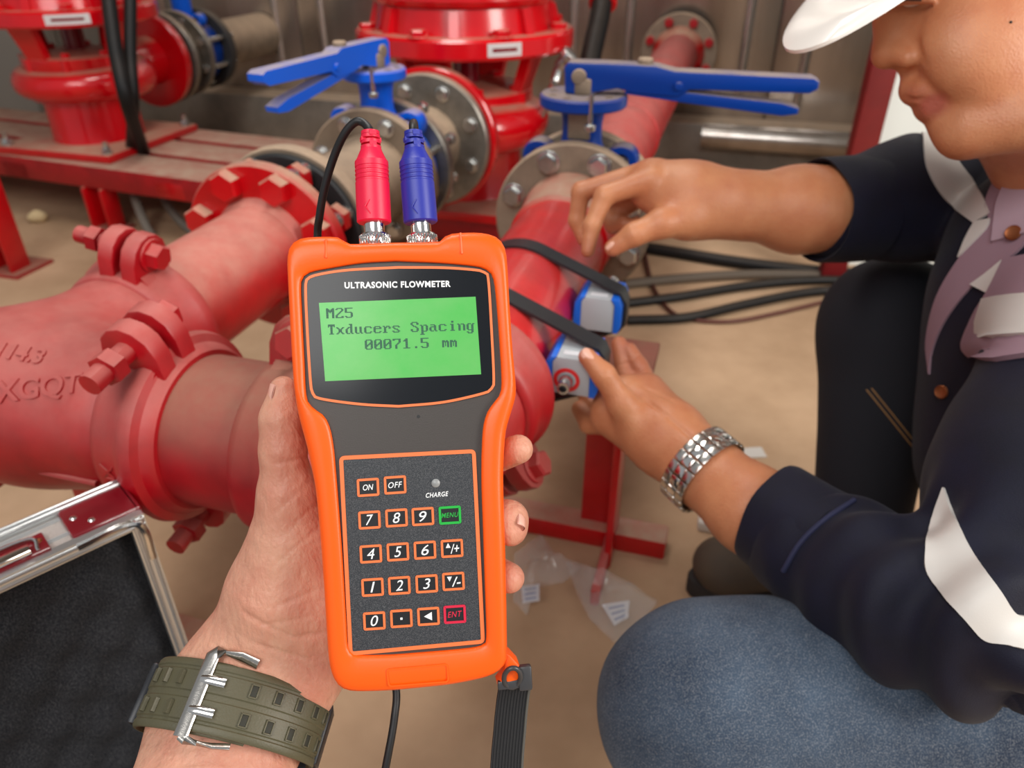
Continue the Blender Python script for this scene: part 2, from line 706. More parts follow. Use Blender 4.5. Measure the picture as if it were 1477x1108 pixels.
def text_mesh(body, mat, name='lettering', bold=0.0, shear=0.0, extrude=0.02, spacing=1.0):
    c = bpy.data.curves.new('t', 'FONT')
    c.body, c.offset, c.shear, c.extrude = body, bold, shear, extrude
    c.space_character = spacing
    c.align_x, c.align_y = 'CENTER', 'CENTER'
    c.resolution_u = 4
    o = bpy.data.objects.new('t', c)
    COL.objects.link(o)
    bpy.context.view_layer.update()
    me = bpy.data.meshes.new_from_object(o.evaluated_get(bpy.context.evaluated_depsgraph_get()))
    bpy.data.objects.remove(o)
    bpy.data.curves.remove(c)
    me.name = name
    me.materials.clear()
    me.materials.append(mat)
    return me
# ------------------------------------------------------------------ plant layout: g runs along the pipes, e along the manifold
GA = math.radians(16)
G = V((math.sin(GA), math.cos(GA), 0))
E = V((math.cos(GA), -math.sin(GA), 0))
Z = V((0, 0, 1))
ZP = 0.38
L0 = onz(382, 361, ZP)
R0 = onz(744, 450, ZP)
RP, RF = 0.068, 0.121


def LA(t, a=0.0, b=0.0):
    return L0 + G * t + E * a + Z * b


def RA(t, a=0.0, b=0.0):
    return R0 + G * t + E * a + Z * b


def W(gd, ed, z=0.0):
    return G * gd + E * ed + Z * z


def zfor(Y, py):
    q = (554 - py) / FPX
    return CAM_H + Y * (q * _c - _s) / (_c + q * _s)


# ------------------------------------------------------------------ setting
struct('floor', MB().box((0.2, 1.6, -0.03), (3.2, 2.8, 0.03)), FLOORM)
wall = struct('wall_back', MB().box(W(2.93, 0, 1.3), (4.6, 0.02, 1.3), (E, G, Z)), TANK)
for k in range(11):
    ed = -3.8 + k * 0.6
    p = MB().rbox(W(2.9, ed, 1.34), (0.2985, 0.012, 1.2), (E, G, Z), 0.008)
    p.build('panel', TANK, None, wall)
    for r in (-0.2, 0.2):
        p = MB().cyl(W(2.895, ed + r, 0.2), W(2.895, ed + r, 2.5), 0.018, n=16)
        p.build('rib', TANK, None, wall)
t1 = struct('trim_1', MB().rbox(W(2.83, 0, 0.085), (4.5, 0.07, 0.085), (E, G, Z), 0.01), TANKB)
struct('trim_2', MB().cyl(W(2.74, -0.1, 0.135), W(2.74, 2.6, 0.135), 0.042, n=24), TANK)
struct('shade_ceiling', MB().box((0.2, 2.6, 2.75), (3.2, 1.5, 0.03)), CEIL)  # unseen, over the rear only; added to darken the room and its reflections
struct('wall_left', MB().box(W(1.7, -3.0, 1.3), (0.02, 1.25, 1.3), (E, G, Z)), CEIL)
pb = onz(1197, 405, 0)
struct('wall_right', MB().box(pb + V((1.05, 0.12, 1.0)), (1.0, 0.02, 1.0)), WHITE)
mb = MB()
mb.rbox(pb + Z * 1.0, (0.03, 0.016, 1.0), None, 0.004)
solo('steel_post', mb, M('red_post', (128, 20, 24), 0.5, var=0.2), 'tall red square steel post in front of the white panel beside the face', 'post')

# ------------------------------------------------------------------ piping
hexR = bolt_mesh('bolt', RED, 0.0215, 0.017, 0.04, nut=True, washer=False)
hexZ = bolt_mesh('bolt', ZINC, 0.0125, 0.011, 0.16, 0.009)
hexZl = bolt_mesh('bolt', ZINC, 0.0125, 0.011, 0.036, 0.008)


def flange_mb(mb, c, ax, R, th, bore):
    return mb.lathe(c, ax, [(bore, 0), (R - 0.003, 0), (R, 0.003), (R, th - 0.003), (R - 0.003, th), (bore, th)], 64, closed=True)


def bolts(root, c, ax, R, me, n=8, ph=0.5, hint=None):
    a, b, d = frame(ax, hint or Z)
    for k in range(n):
        t = 2 * math.pi * (k + ph) / n
        place('bolt', me, root, V(c) + (b * math.cos(t) + d * math.sin(t)) * R, -a if True else a)


def coupling(c, ax, lug, label, R=RP, mat=REDP, flip=False):
    ax = V(ax).normalized()
    lug = (V(lug) - ax * V(lug).dot(ax)).normalized()
    tan = ax.cross(lug) * (-1 if flip else 1)
    root = thing('pipe_coupling', label, 'coupling', V(c) - Z * (R + 0.02), 'grooved couplings on the manifold')
    w = 0.031
    pr = [(R - 0.001, -w), (R + 0.007, -w), (R + 0.011, -w + 0.003), (R + 0.013, -w + 0.01), (R + 0.014, -0.004), (R + 0.019, 0.004),
          (R + 0.021, 0.011), (R + 0.019, 0.018), (R + 0.012, 0.021), (R + 0.009, w - 0.003), (R + 0.006, w), (R - 0.001, w)]
    MB().lathe(c, ax, pr, 64, closed=True).build('housing', mat, root)
    nutm = bolt_mesh('bolt', mat, 0.0145, 0.013, 0.058, 0.0095, nut=True, tip=0.017, washer=True)
    for s in (1, -1):
        for q in (1, -1):
            o = V(c) + lug * (s * R) + tan * (q * 0.0135)
            hgt = 0.047
            poly = [(-0.027, -0.012), (0.027, -0.012), (0.027, 0.028), (0.022, 0.043), (0.012, 0.052), (0, 0.055), (-0.012, 0.052), (-0.022, 0.043), (-0.027, 0.028)]
            m = MB().prism(poly, o, ax, lug * s, ax.cross(lug * s), -0.0085, 0.0085, 0.002)
            # web that carries the ear back on to the housing
            m.prism([(0, -0.004), (0.03, -0.02), (0.03, -0.004), (0.004, 0.018)], o, tan * q, lug * s, (tan * q).cross(lug * s), -0.02, 0.02)
            m.build('ear', mat, root)
        place('bolt', nutm, root, V(c) + lug * (s * (R + 0.033)) + tan * 0.022, tan)
    return root


# tee on the manifold
TC = LA(-0.398)
M_OFF = -0.398
fld = Field(TC - V((0.2, 0.2, 0.12)), TC + V((0.2, 0.26, 0.12)), 0.0035)
fld.cone(TC - E * 0.075, TC + E * 0.105, 0.076, 0.076, 0.03)
fld.cone(TC, TC + G * 0.105, 0.076, 0.076, 0.045)
tee = thing('tee_fitting', 'dusty red cast tee with raised lettering at the left edge', 'pipe fitting', TC - Z * 0.08)
_, tv_, tf_ = net_object('casting', [fld], REDP, tee, relax=3)
teet = BVHTree.FromPolygons([V(v) for v in tv_], [tuple(int(i) for i in f) for f in tf_])
for s in (-1, 1):
    MB().cyl(TC + E * (s * 0.09), TC + E * (s * 0.145), RP + 0.001, n=48).build('spigot', REDP, tee)
MB().cyl(TC + G * 0.09, TC + G * 0.14, RP + 0.001, n=48).build('spigot', REDP, tee)
MB().tube([TC + E * x - G * 0.0735 - Z * 0.022 for x in (-0.14, 0, 0.12)], 0.003, 8).build('seam', REDP, tee)


def wrap_text(txt, c, ax, R, ang, t0, size, mat, root, name, rot=0, up=Z, bold=0.02, tree=None):
    """raised letters bent round a pipe"""
    me = text_mesh(txt, mat, name, bold, 0, 0.06)
    a, b, d = frame(ax, up)
    for v in me.vertices:
        x, y, z = v.co * size
        x, y = x * math.cos(rot) - y * math.sin(rot), x * math.sin(rot) + y * math.cos(rot)
        th = ang - y / R
        r = R + z + 0.0004
        dr = b * math.cos(th) + d * math.sin(th)
        if tree is not None:
            q = V(c) + a * (t0 + x)
            h = tree.ray_cast(q + dr * 0.25, -dr)
            if h[0] is not None:
                r = (h[0] - q).length + z + 0.0004
        v.co = V(c) + a * (t0 + x) + dr * r - ORG[root.name]
    o = bpy.data.objects.new(name, me)
    COL.objects.link(o)
    o.parent = root


_, fb, fd = frame(E, Z)
sgn = 1 if fd.dot(-G) > 0 else -1
wrap_text('XGQT', TC, E, 0.0785, sgn * 0.76, 0.072, 0.026, REDP, tee, 'raised_lettering', 0.3, tree=teet)
wrap_text('114.3', TC, E, 0.079, sgn * 0.44, 0.04, 0.02, REDP, tee, 'raised_lettering', 0.1, tree=teet)

c1 = coupling(LA(M_OFF + 0.146), G, Z * 0.97 + E * 0.16, 'dusty red coupling on the branch pipe with its bolt ears upright')
c2 = coupling(TC + E * 0.158, E, Z * 0.95 - G * 0.14, 'dusty red coupling right of the tee with a long threaded bolt end', flip=True)
wrap_text('XGQT', TC + E * 0.158, E, RP + 0.0135, sgn * 1.75, -0.012, 0.017, REDP, c2, 'raised_lettering', -math.pi / 2)
c3 = coupling(TC - E * 0.124, E, Z * 0.9 - G * 0.2, 'red coupling left of the tee, cut by the frame edge')
pl = MB()
pl.cyl(TC - E * 0.152, TC - E * 0.62, RP, n=48)
solo('red_pipe', pl, REDP, 'red manifold pipe left of the tee', 'pipe')
# short brown-dusty spool, next coupling and the elbow behind the meter
pl = MB().cyl(TC + E * 0.162, TC + E * 0.272, RP + 0.0015, n=56)
solo('pipe_spool', pl, REDB, 'short brown-dusty red pipe spool next to the thumb', 'pipe')
c4 = coupling(TC + E * 0.29, E, Z * 0.95 + G * 0.3, 'dark red coupling behind the left edge of the orange meter', mat=REDB)
re_ = (R0 - TC).dot(E)            # where the right-hand line meets the manifold
rg = (TC - R0).dot(G)
Rb = 0.076
pts = [TC + E * x for x in (0.31, re_ - Rb)]
for k in range(1, 10):
    a = math.pi / 2 * k / 9
    pts.append(TC + E * (re_ - Rb + Rb * math.sin(a)) + G * (Rb - Rb * math.cos(a)))
pts.append(RA(rg + Rb + 0.01))
solo('pipe_elbow', MB().tube(pts, RP + 0.004, 48), REDP, 'red pipe elbow half hidden behind the orange meter', 'pipe fitting')
c5 = coupling(RA(rg + Rb + 0.045), G, Z - E * 0.6, 'red coupling under the transducers, mostly behind the meter')

# branch pipe with its bolted red flange
t0 = M_OFF + 0.158
fp = thing('flanged_pipe', 'dusty pink-red pipe with a bolted red flange left of the plugs', 'pipe', LA(-0.1) - Z * RF)
MB().cyl(LA(t0), LA(0.002), RP, n=56).build('pipe', REDQ, fp)
flange_mb(MB(), LA(0), G, RF, 0.022, 0.02).build('flange', RED, fp)
MB().lathe(LA(-0.016), G, [(RP - 0.001, 0), (RP + 0.003, 0.006), (RP + 0.008, 0.017), (0.03, 0.017)], 48).build('weld_neck', REDQ, fp)
bolts(fp, LA(0), G, 0.098, hexR, 8, 0.5)
cf = thing('counter_flange', 'black-faced flange with a dusty rim behind the red one', 'flange', LA(0.08) - Z * RF)
flange_mb(MB(), LA(0.068), G, RF * 0.96, 0.012, 0.06).build('rubber_face', BLKR, cf)
flange_mb(MB(), LA(0.08), G, RF * 1.02, 0.022, 0.06).build('rim', STEELD, cf)
zb = bolt_mesh('stud', ZINC, 0.012, 0.012, 0.03, 0.011, washer=False)
for k in range(8):
    t = 2 * math.pi * (k + 0.5) / 8
    _, b_, d_ = frame(G, Z)
    q = (b_ * math.cos(t) + d_ * math.sin(t)) * 0.104
    o = MB().cyl(LA(0.021) + q, LA(0.0695) + q, 0.012, n=16)
    o.build('stud', ZINC, cf)
sp = thing('pipe_spool', 'dust-covered tan pipe spool between the black flange and blue valve', 'pipe', LA(0.2) - Z * 0.095)
MB().lathe(LA(0.102), G, [(0.098, 0), (0.094, 0.015), (0.078, 0.04), (0.076, 0.19), (0.078, 0.25), (0.02, 0.25)], 56).build('barrel', STEELD, sp)
flange_mb(MB(), LA(0.35), G, RF, 0.022, 0.06).build('flange', STEELD, sp)
bolts(sp, LA(0.35), G, 0.098, hexZ, 8, 0.5)

LVT = 0.402
sp2 = thing('pipe_spool', 'short grey pipe spool between the left blue valve and the pump flange', 'pipe', LA(0.52) - Z * RF)
flange_mb(MB(), LA(0.432), G, RF, 0.022, 0.05).build('flange', STEEL, sp2)
MB().cyl(LA(0.45), LA(0.62), 0.074, n=48).build('barrel', STEELD, sp2)
flange_mb(MB(), LA(0.618), G, 0.134, 0.024, 0.05).build('flange', STEEL, sp2)
bolts(sp2, LA(0.618), G, 0.106, hexZl, 8, 0.5)


def valve(axis_pt, nz, lever_tip_px, trig_tip_px, hub_py, plate_py, plate_r, mat, dustmat, lab, body_r=0.098, lab_plate=False):
    c = V(axis_pt)
    Y = c.y
    zpl = zfor(Y, plate_py)
    zh = zfor(Y, hub_py)
    root = thing('butterfly_valve', lab, 'valve', c - Z * body_r, 'blue butterfly valves')
    ax, b, d = frame(G, Z)
    MB().lathe(c - G * 0.027, G, [(0.06, 0), (body_r - 0.004, 0), (body_r, 0.004), (body_r, 0.05), (body_r - 0.004, 0.054), (0.06, 0.054)], 56, closed=True).build('body', mat, root)
    MB().lathe(c - G * 0.03, G, [(0.056, 0), (body_r * 0.82, 0), (body_r * 0.82, 0.06), (0.056, 0.06)], 48, closed=True).build('seat_liner', BLKR, root)
    MB().lathe(c - G * 0.004, G, [(0.0, -0.004), (0.04, -0.002), (0.0575, 0), (0.0575, 0.008), (0.04, 0.01), (0, 0.012)], 40).build('disc', STEEL, root)
    for s in (-1, 1):
        ang = s * 0.62
        o = c + (Z * math.cos(ang) + E * math.sin(ang)) * (body_r + 0.012)
        MB().lathe(o - G * 0.016, G, [(0.012, 0), (0.022, 0), (0.024, 0.003), (0.024, 0.029), (0.022, 0.032), (0.012, 0.032)], 24, closed=True).build('bolt_eye', mat, root)
        w = c + (Z * math.cos(ang * 0.55) + E * math.sin(ang * 0.55)) * (body_r + 0.006)
        MB().rbox((o + w) / 2 - Z * 0.004, (0.02, 0.015, 0.009), ((o - w).normalized(), G, (o - w).normalized().cross(G)), 0.003).build('eye_web', mat, root)
    # neck: flattened post, flared at both ends
    zb_ = c.z + body_r - 0.01
    zt = zpl - 0.016
    pts = [c + Z * (zb_ - c.z + (zt - zb_) * k / 6) for k in range(7)]
    MB().tube(pts, [0.046, 0.036, 0.031, 0.03, 0.03, 0.032, 0.036], 24, flat=(1.0, 0.72), up=E).build('neck', mat, root)
    cp = V((c.x, c.y, zpl))
    MB().lathe(cp, Z, [(0, -0.018), (plate_r - 0.003, -0.018), (plate_r, -0.015), (plate_r, -0.003), (plate_r - 0.003, 0), (0, 0)], 48).build('notch_plate', dustmat, root)
    dark = BLKR
    for k in range(9):
        a = 2 * math.pi * k / 9 + 0.2
        q = cp + (E * math.cos(a) + G * math.sin(a)) * (plate_r * 0.74)
        MB().lathe(q + Z * 0.0002, Z, [(0.0045, 0), (0.0062, 0), (0.0062, 0.0008), (0.0045, 0.0008)], 12, closed=True).build('notch', STEELD, root)
    # stem block
    MB().rcyl(cp, V((c.x, c.y, zh - 0.006)), 0.02, 0.003).build('stem', STEELD, root)
    tip = onz(lever_tip_px[0], lever_tip_px[1], zh)
    hub = V((c.x, c.y, zh))
    ld = (tip - hub)
    Ln = ld.length
    ld.normalize()
    lat = Z.cross(ld)
    prof = [(-0.026, -0.026), (-0.004, -0.03), (0.02, -0.024), (0.05, -0.018), (0.075, -0.024), (0.42 * Ln, -0.026), (0.47 * Ln, -0.016), (Ln - 0.01, -0.015),
            (Ln, -0.009), (Ln, 0.001), (Ln - 0.008, 0.005), (0.4 * Ln, 0.008), (0.1, 0.014), (0.03, 0.015), (-0.022, 0.015), (-0.028, 0.008)]
    m = MB().prism(prof, hub, ld, Z, ld.cross(Z), -0.016, 0.016, 0.003)
    lev = m.build('lever', mat, root)
    MB().rcyl(hub - lat * 0.02 + ld * -0.006 - Z * 0.004, hub + lat * 0.02 + ld * -0.006 - Z * 0.004, 0.011, 0.002, 16).build('pivot_pin', STEELD, root, lev)
    MB().rcyl(hub - lat * 0.019 + ld * (0.42 * Ln) - Z * 0.012, hub + lat * 0.019 + ld * (0.42 * Ln) - Z * 0.012, 0.006, 0.0015, 14).build('pivot_pin', mat, root, lev)
    MB().rcyl(hub + ld * 0.085 + Z * 0.01, hub + ld * 0.085 + Z * 0.022, 0.011, 0.003, 16).build('cap_nut', STEELD, root, lev)
    # squeeze trigger under the lever
    q = V((trig_tip_px[0], trig_tip_px[1], 0))
    tp = V((hub + ld * (Ln * 0.9)))
    zt_ = zfor(tp.y, trig_tip_px[1])
    tp = onz(trig_tip_px[0], trig_tip_px[1], zt_)
    st = hub + ld * 0.09 - Z * 0.022
    td = (tp - st)
    Lt = td.length
    td.normalize()
    tu = td.cross(lat).normalized()
    if tu.z < 0:
        tu = -tu
    pr = [(-0.03, -0.006), (0.3 * Lt, -0.008), (Lt - 0.02, -0.009), (Lt, -0.004), (Lt, 0.004), (Lt - 0.025, 0.008), (0.3 * Lt, 0.007), (-0.03, 0.006)]
    MB().prism(pr, st, td, tu, td.cross(tu), -0.013, 0.013, 0.002).build('trigger', mat, root)
    # lock screw by the plate
    for f in (-1,):
        q = cp + (E * 0.35 - G * 0.92) * (plate_r * 0.98)
        MB().tube([q + Z * 0.01, q + Z * 0.004, q - Z * 0.03], 0.0035, 8).build('lock_screw', ZINC, root)
        MB().rcyl(q - Z * 0.04, q - Z * 0.03, 0.008, 0.002, 12).build('lock_nut', ZINC, root)
    if lab_plate:
        MB().rbox(V((c.x, c.y, (zb_ + zt) / 2 + 0.014)) - G * 0.024, (0.0165, 0.002, 0.02), (E, G, Z), 0.001).build('type_plate', STEELD, root)
    return root


valve(LA(LVT), 0, (367, 108), (392, 158), 70, 97, 0.055, BLUE, BLUE, 'bright blue butterfly valve with a two-arm lever pointing left')

# right-hand measured pipe
mp = thing('flanged_pipe', 'bright red measured pipe with the two transducers strapped on', 'pipe', RA(0.1) - Z * RF)
MB().cyl(RA(rg + Rb + 0.04), RA(0.315), RP, n=64).build('pipe', REDM, mp)
MB().lathe(RA(0.215), G, [(RP - 0.002, 0), (RP + 0.005, 0.006), (RP + 0.006, 0.05), (RP + 0.012, 0.095), (0.03, 0.095)], 56).build('weld_neck', RED, mp)
flange_mb(MB(), RA(0.312), G, RF, 0.022, 0.03).build('flange', STEELD, mp)
hexS = bolt_mesh('bolt', ZINC, 0.0145, 0.013, 0.1, 0.01)
bolts(mp, RA(0.312), G, 0.099, hexS, 8, 0.5)
RVT = 0.364
valve(RA(RVT), 0, (1180, 116), (1150, 158), 104, 134, 0.064, NAVYB, NAVYB, 'darker blue butterfly valve with its long lever pointing right', lab_plate=True)
bp = thing('flanged_pipe', 'long dusty red pipe running back from the right valve to the steel wall', 'pipe', RA(1.2) - Z * RF)
flange_mb(MB(), RA(0.394), G, RF, 0.022, 0.03).build('flange', STEELD, bp)
MB().cyl(RA(0.41), RA(2.07), RP, n=48).build('pipe', REDP, bp)
MB().lathe(RA(0.86), G, [(RP, 0), (RP + 0.003, 0.004), (RP + 0.003, 0.01), (RP, 0.014)], 48, closed=True).build('weld_bead', REDP, bp)
flange_mb(MB(), RA(2.04), G, 0.128, 0.03, 0.04).build('flange', STEELD, bp)
MB().lathe(RA(2.0), G, [(RP, 0), (RP + 0.02, 0.035), (RP + 0.02, 0.042), (0.03, 0.042)], 48).build('weld_neck', RED, bp)
bolts(bp, RA(2.04), G, 0.106, bolt_mesh('bolt', REDP, 0.016, 0.014, 0, washer=False), 8, 0.5)

# ------------------------------------------------------------------ pumps
def pump(xy, lab, plate_ang, noz, noz_len, k=1.0, big=0.243, pw=0.3):
    x, y = xy
    c = V((x, y, ZP))
    zt, zbm = 0.573, 0.532
    root = thing('vertical_pump', lab, 'pump', V((x, y, 0.19)), 'red vertical pumps')
    zc = ZP
    # volute: swept tube ring that swells toward the nozzle
    pts, rs = [], []
    n = 40
    a_noz = math.atan2(noz.y, noz.x)
    ax, b, d = frame(Z)
    vs, fs = [], []
    for i in range(n):
        a = 2 * math.pi * i / n
        r = 0.047 + 0.008 * math.cos(a - a_noz)
        pts.append(c + V((math.cos(a), math.sin(a), 0)) * 0.148 * k + Z * -0.005)
        rs.append(r)
    MB().tube(pts, rs, 20, closed=True, up=Z).build('volute', REDG, root)
    MB().lathe(V((x, y, zc - 0.05)), Z, [(0, 0), (0.15 * k, 0), (0.15 * k, 0.085), (0, 0.085)], 40).build('volute_core', REDG, root)
    e0 = c + noz * 0.12 * k
    MB().cyl(e0, c + noz * noz_len, 0.06, 0.074, 40).build('nozzle', REDG, root)
    flange_mb(MB(), c + noz * (noz_len - 0.0), noz, 0.143, 0.026, 0.03).build('nozzle_flange', REDG, root)
    # casing cover with bolts
    z1, z2 = 0.406, 0.447
    R1 = 0.148 * k
    MB().lathe(V((x, y, z1)), Z, [(0, 0), (R1, 0), (R1 + 0.002, 0.004), (R1 + 0.002, z2 - z1 - 0.004), (R1 - 0.003, z2 - z1), (0.1, z2 - z1 + 0.003), (0, z2 - z1 + 0.012)], 48).build('casing_cover', REDG, root)
    cb = bolt_mesh('cover_bolt', REDG, 0.012, 0.012, 0, washer=True)
    for i in range(8):
        a = 2 * math.pi * (i + 0.3) / 8
        q = V((x + math.cos(a) * (R1 - 0.02), y + math.sin(a) * (R1 - 0.02), z2 - 0.001))
        place('cover_bolt', cb, root, q, Z)
        MB().cyl(V((x + math.cos(a) * (R1 - 0.005), y + math.sin(a) * (R1 - 0.005), z1 + 0.002)), V((x + math.cos(a) * (R1 - 0.005), y + math.sin(a) * (R1 - 0.005), z2 - 0.002)), 0.014, n=12).build('boss', REDG, root)
    # shaft and lantern pillars
    MB().cyl((x, y, z2), (x, y, zbm), 0.03, n=20).build('shaft', MAROON, root)
    for i in range(4):
        a = plate_ang + math.pi / 4 + i * math.pi / 2
        dr = V((math.cos(a), math.sin(a), 0))
        tn = V((-dr.y, dr.x, 0))
        m = MB()
        r0, r1 = 0.135 * k, 0.168 * k
        w0, w1 = 0.03, 0.042
        zz0, zz1 = z2 - 0.004, zbm + 0.004
        vs = []
        for (rr, ww, zz) in ((r0, w0, zz0), (r1, w1, zz1)):
            for (sx, sy) in ((-1, -1), (1, -1), (1, 1), (-1, 1)):
                vs.append(V((x, y, zz)) + dr * (rr + sx * 0.011) + tn * (sy * ww))
        m.add(vs, [(0, 1, 2, 3), (7, 6, 5, 4), (0, 4, 5, 1), (1, 5, 6, 2), (2, 6, 7, 3), (3, 7, 4, 0)])
        m.build('lantern_pillar', REDG, root)
    # motor flange, bell, ribs, motor barrel
    th = zt - zbm
    MB().lathe(V((x, y, zbm)), Z, [(0.05, 0), (big - 0.006, 0), (big, 0.006), (big, th - 0.006), (big - 0.006, th), (0.05, th)], 72, closed=True).build('motor_flange', REDG, root)
    zb0 = zt
    MB().lathe(V((x, y, zb0)), Z, [(0.2 * k, 0), (0.197 * k, 0.012), (0.188 * k, 0.05), (0.1, 0.05)], 56).build('bell', REDG, root)
    for i in range(8):
        a = plate_ang + 0.35 + 2 * math.pi * i / 8
        dr = V((math.cos(a), math.sin(a), 0))
        MB().prism([(0.17 * k, 0), (0.215 * k, 0), (0.2 * k, 0.048), (0.17 * k, 0.048)], V((x, y, zb0)), dr, Z, dr.cross(Z), -0.01, 0.01).build('rib', REDG, root)
    MB().lathe(V((x, y, zb0 + 0.052)), Z, [(0.1, 0), (0.198 * k, 0), (0.21 * k, 0.012), (0.208 * k, 0.045), (0.19 * k, 0.06), (0.18 * k, 0.07), (0.18 * k, 0.4), (0.06, 0.45), (0, 0.45)], 56).build('motor_barrel', REDG, root)
    for i in range(24):
        a = 2 * math.pi * i / 24
        dr = V((math.cos(a), math.sin(a), 0))
        MB().box(V((x, y, zb0 + 0.34)) + dr * 0.19 * k, (0.016, 0.003, 0.17), (dr, Z.cross(dr), Z)).build('fin', REDG, root)
    fb_ = bolt_mesh('flange_bolt', REDG, 0.018, 0.012, 0, washer=True)
    for i in range(8):
        a = plate_ang + 2 * math.pi * (i + 0.02) / 8
        place('flange_bolt', fb_, root, V((x, y, zt)) + V((math.cos(a), math.sin(a), 0)) * (big - 0.022), Z)
    # name plate on the flange edge, bent round it
    m = MB()
    vs, fs = [], []
    for i in range(9):
        a = plate_ang + (i - 4) / 8 * pw
        for rr in (big - 0.0005, big + 0.0015):
            for zz in (zbm + 0.009, zt - 0.007):
                vs.append(V((x + math.cos(a) * rr, y + math.sin(a) * rr, zz)))
    for i in range(8):
        o = i * 4
        fs += [(o + 2, o + 6, o + 7, o + 3), (o + 1, o + 5, o + 4, o), (o + 3, o + 7, o + 5, o + 1), (o, o + 4, o + 6, o + 2)]
    fs += [(0, 2, 3, 1), (32, 33, 35, 34)]
    m.add(vs, fs).build('name_plate', M('plate_white', (205, 200, 200), 0.35), root)
    m = MB()
    vs, fs = [], []
    for i in range(9):
        a = plate_ang + (i - 4) / 8 * pw * 0.72
        for zz in (zbm + 0.018, zt - 0.016):
            vs.append(V((x + math.cos(a) * (big + 0.0021), y + math.sin(a) * (big + 0.0021), zz)))
    fs = [(2 * i, 2 * i + 2, 2 * i + 3, 2 * i + 1) for i in range(8)]
    m.add(vs, fs).build('plate_print', MAROON, root)
    # pedestal, base plate, anchors
    MB().lathe(V((x, y, 0.2)), Z, [(0, 0), (0.135 * k, 0), (0.128 * k, 0.02), (0.125 * k, 0.14), (0, 0.14)], 48).build('pedestal', REDG, root)
    MB().rbox(V((x, y, 0.201)), (0.2 * k, 0.2 * k, 0.011), (E, G, Z), 0.003).build('base_plate', RED, root)
    ab = bolt_mesh('anchor_bolt', ZINC, 0.013, 0.014, 0, washer=True)
    for sx in (-1, 1):
        for sy in (-1, 1):
            q = V((x, y, 0.212)) + E * (sx * 0.175 * k) + G * (sy * 0.175 * k)
            place('anchor_bolt', ab, root, q, Z)
            MB().cyl(q, q + Z * 0.032, 0.007, n=10).build('anchor_stud', ZINC, root)
    return root


noz2 = -G
p2c = LA(0.645 + 0.24)
pump((p2c.x, p2c.y), 'red vertical pump in the middle behind the red and blue plugs', math.radians(-68), noz2, 0.24 - 0.026)

vt = thing('drain_valve', 'small chrome drain fitting between the middle pump and right valve', 'fitting', P(808, 96, 1.62) - Z * 0.03)
for a_, b_, r_ in (((800, 120, 1.62), (806, 96, 1.62), 0.011), ((806, 98, 1.62), (818, 82, 1.6), 0.014), ((816, 85, 1.6), (824, 76, 1.59), 0.019)):
    MB().rcyl(P(*a_), P(*b_), r_, 0.003, 20).build('body' if r_ < 0.012 else 'hex_cap', ZINC, vt)
MB().cyl(P(800, 119, 1.62), P(800, 119, 1.62) + V((-0.03, 0.06, -0.09)), 0.009, n=14).build('stub', ZINC, vt)
w1 = onz(222, 86, ZP)
p1c = w1 - G * 0.31
pump((p1c.x, p1c.y), 'red vertical pump in the upper left corner', math.radians(-62), G, 0.284, 1.0, pw=0.44)

# suction line of the left pump back to the steel wall
sl = thing('flanged_pipe', 'tan suction pipe from the left pump to the steel wall', 'pipe', w1 + G * 0.3 - Z * 0.13)
flange_mb(MB(), w1 + G * 0.028, G, 0.141, 0.022, 0.05).build('flange', STEEL, sl)
MB().cyl(w1 + G * 0.04, w1 + G * 0.13, 0.085, n=40).build('barrel', STEELD, sl)
flange_mb(MB(), w1 + G * 0.12, G, 0.135, 0.022, 0.05).build('flange', STEEL, sl)
flange_mb(MB(), w1 + G * 0.245, G, 0.13, 0.03, 0.05).build('flange', BLKD, sl)
MB().cyl(w1 + G * 0.27, w1 + G * ((2.88 - w1.dot(G))), 0.078, n=40).build('pipe', STEELD, sl)
hz = bolt_mesh('bolt', ZINC, 0.013, 0.012, 0, washer=True)
bolts(sl, w1 + G * 0.002, G, 0.115, hz, 8, 0.5)
bolts(sl, w1 + G * 0.12, G, 0.11, hexZ, 8, 0.5)
bv = thing('butterfly_valve', 'small part of a blue valve between the flanges of the left pump', 'valve', w1 + G * 0.19 - Z * 0.1, 'blue butterfly valves')
MB().lathe(w1 + G * 0.146, G, [(0.05, 0), (0.095, 0), (0.1, 0.01), (0.1, 0.088), (0.095, 0.098), (0.05, 0.098)], 48, closed=True).build('body', NAVYB, bv)
MB().tube([w1 + G * 0.195 + Z * z for z in (0.09, 0.14, 0.3)], 0.032, 20).build('neck', BLUE, bv)
for s in (-1, 1):
    MB().lathe(w1 + G * 0.18 + Z * 0.1 + E * (s * 0.055), G, [(0.01, 0), (0.022, 0), (0.022, 0.03), (0.01, 0.03)], 20, closed=True).build('bolt_eye', BLUE, bv)

# ------------------------------------------------------------------ skid, posts, hoses
BD = V((math.cos(math.radians(-21)), math.sin(math.radians(-21)), 0))
BN = V((-BD.y, BD.x, 0))
B0 = V((-1.504, 2.215, 0))
sk = thing('pump_skid', 'red steel skid frame with dust on top under the pumps', 'skid', B0 + BD * 0.7)
REDBEAM = M('red_beam', (176, 14, 24), 0.45, dust=0.95, dustcol=(190, 160, 138), var=0.2, vscale=12, dz=(0.6, 0.95))
MB().rbox(B0 + BD * 0.55 + BN * 0.075 + Z * 0.157, (1.35, 0.075, 0.032), (BD, BN, Z), 0.004).build('front_beam', REDBEAM, sk)
MB().rbox(B0 + BD * 0.55 + BN * 0.245 + Z * 0.157, (1.35, 0.07, 0.032), (BD, BN, Z), 0.004).build('rear_beam', REDBEAM, sk)
MB().rbox(B0 + BD * 0.55 + BN * 0.4 + Z * 0.157, (1.35, 0.06, 0.032), (BD, BN, Z), 0.004).build('rear_beam', REDBEAM, sk)
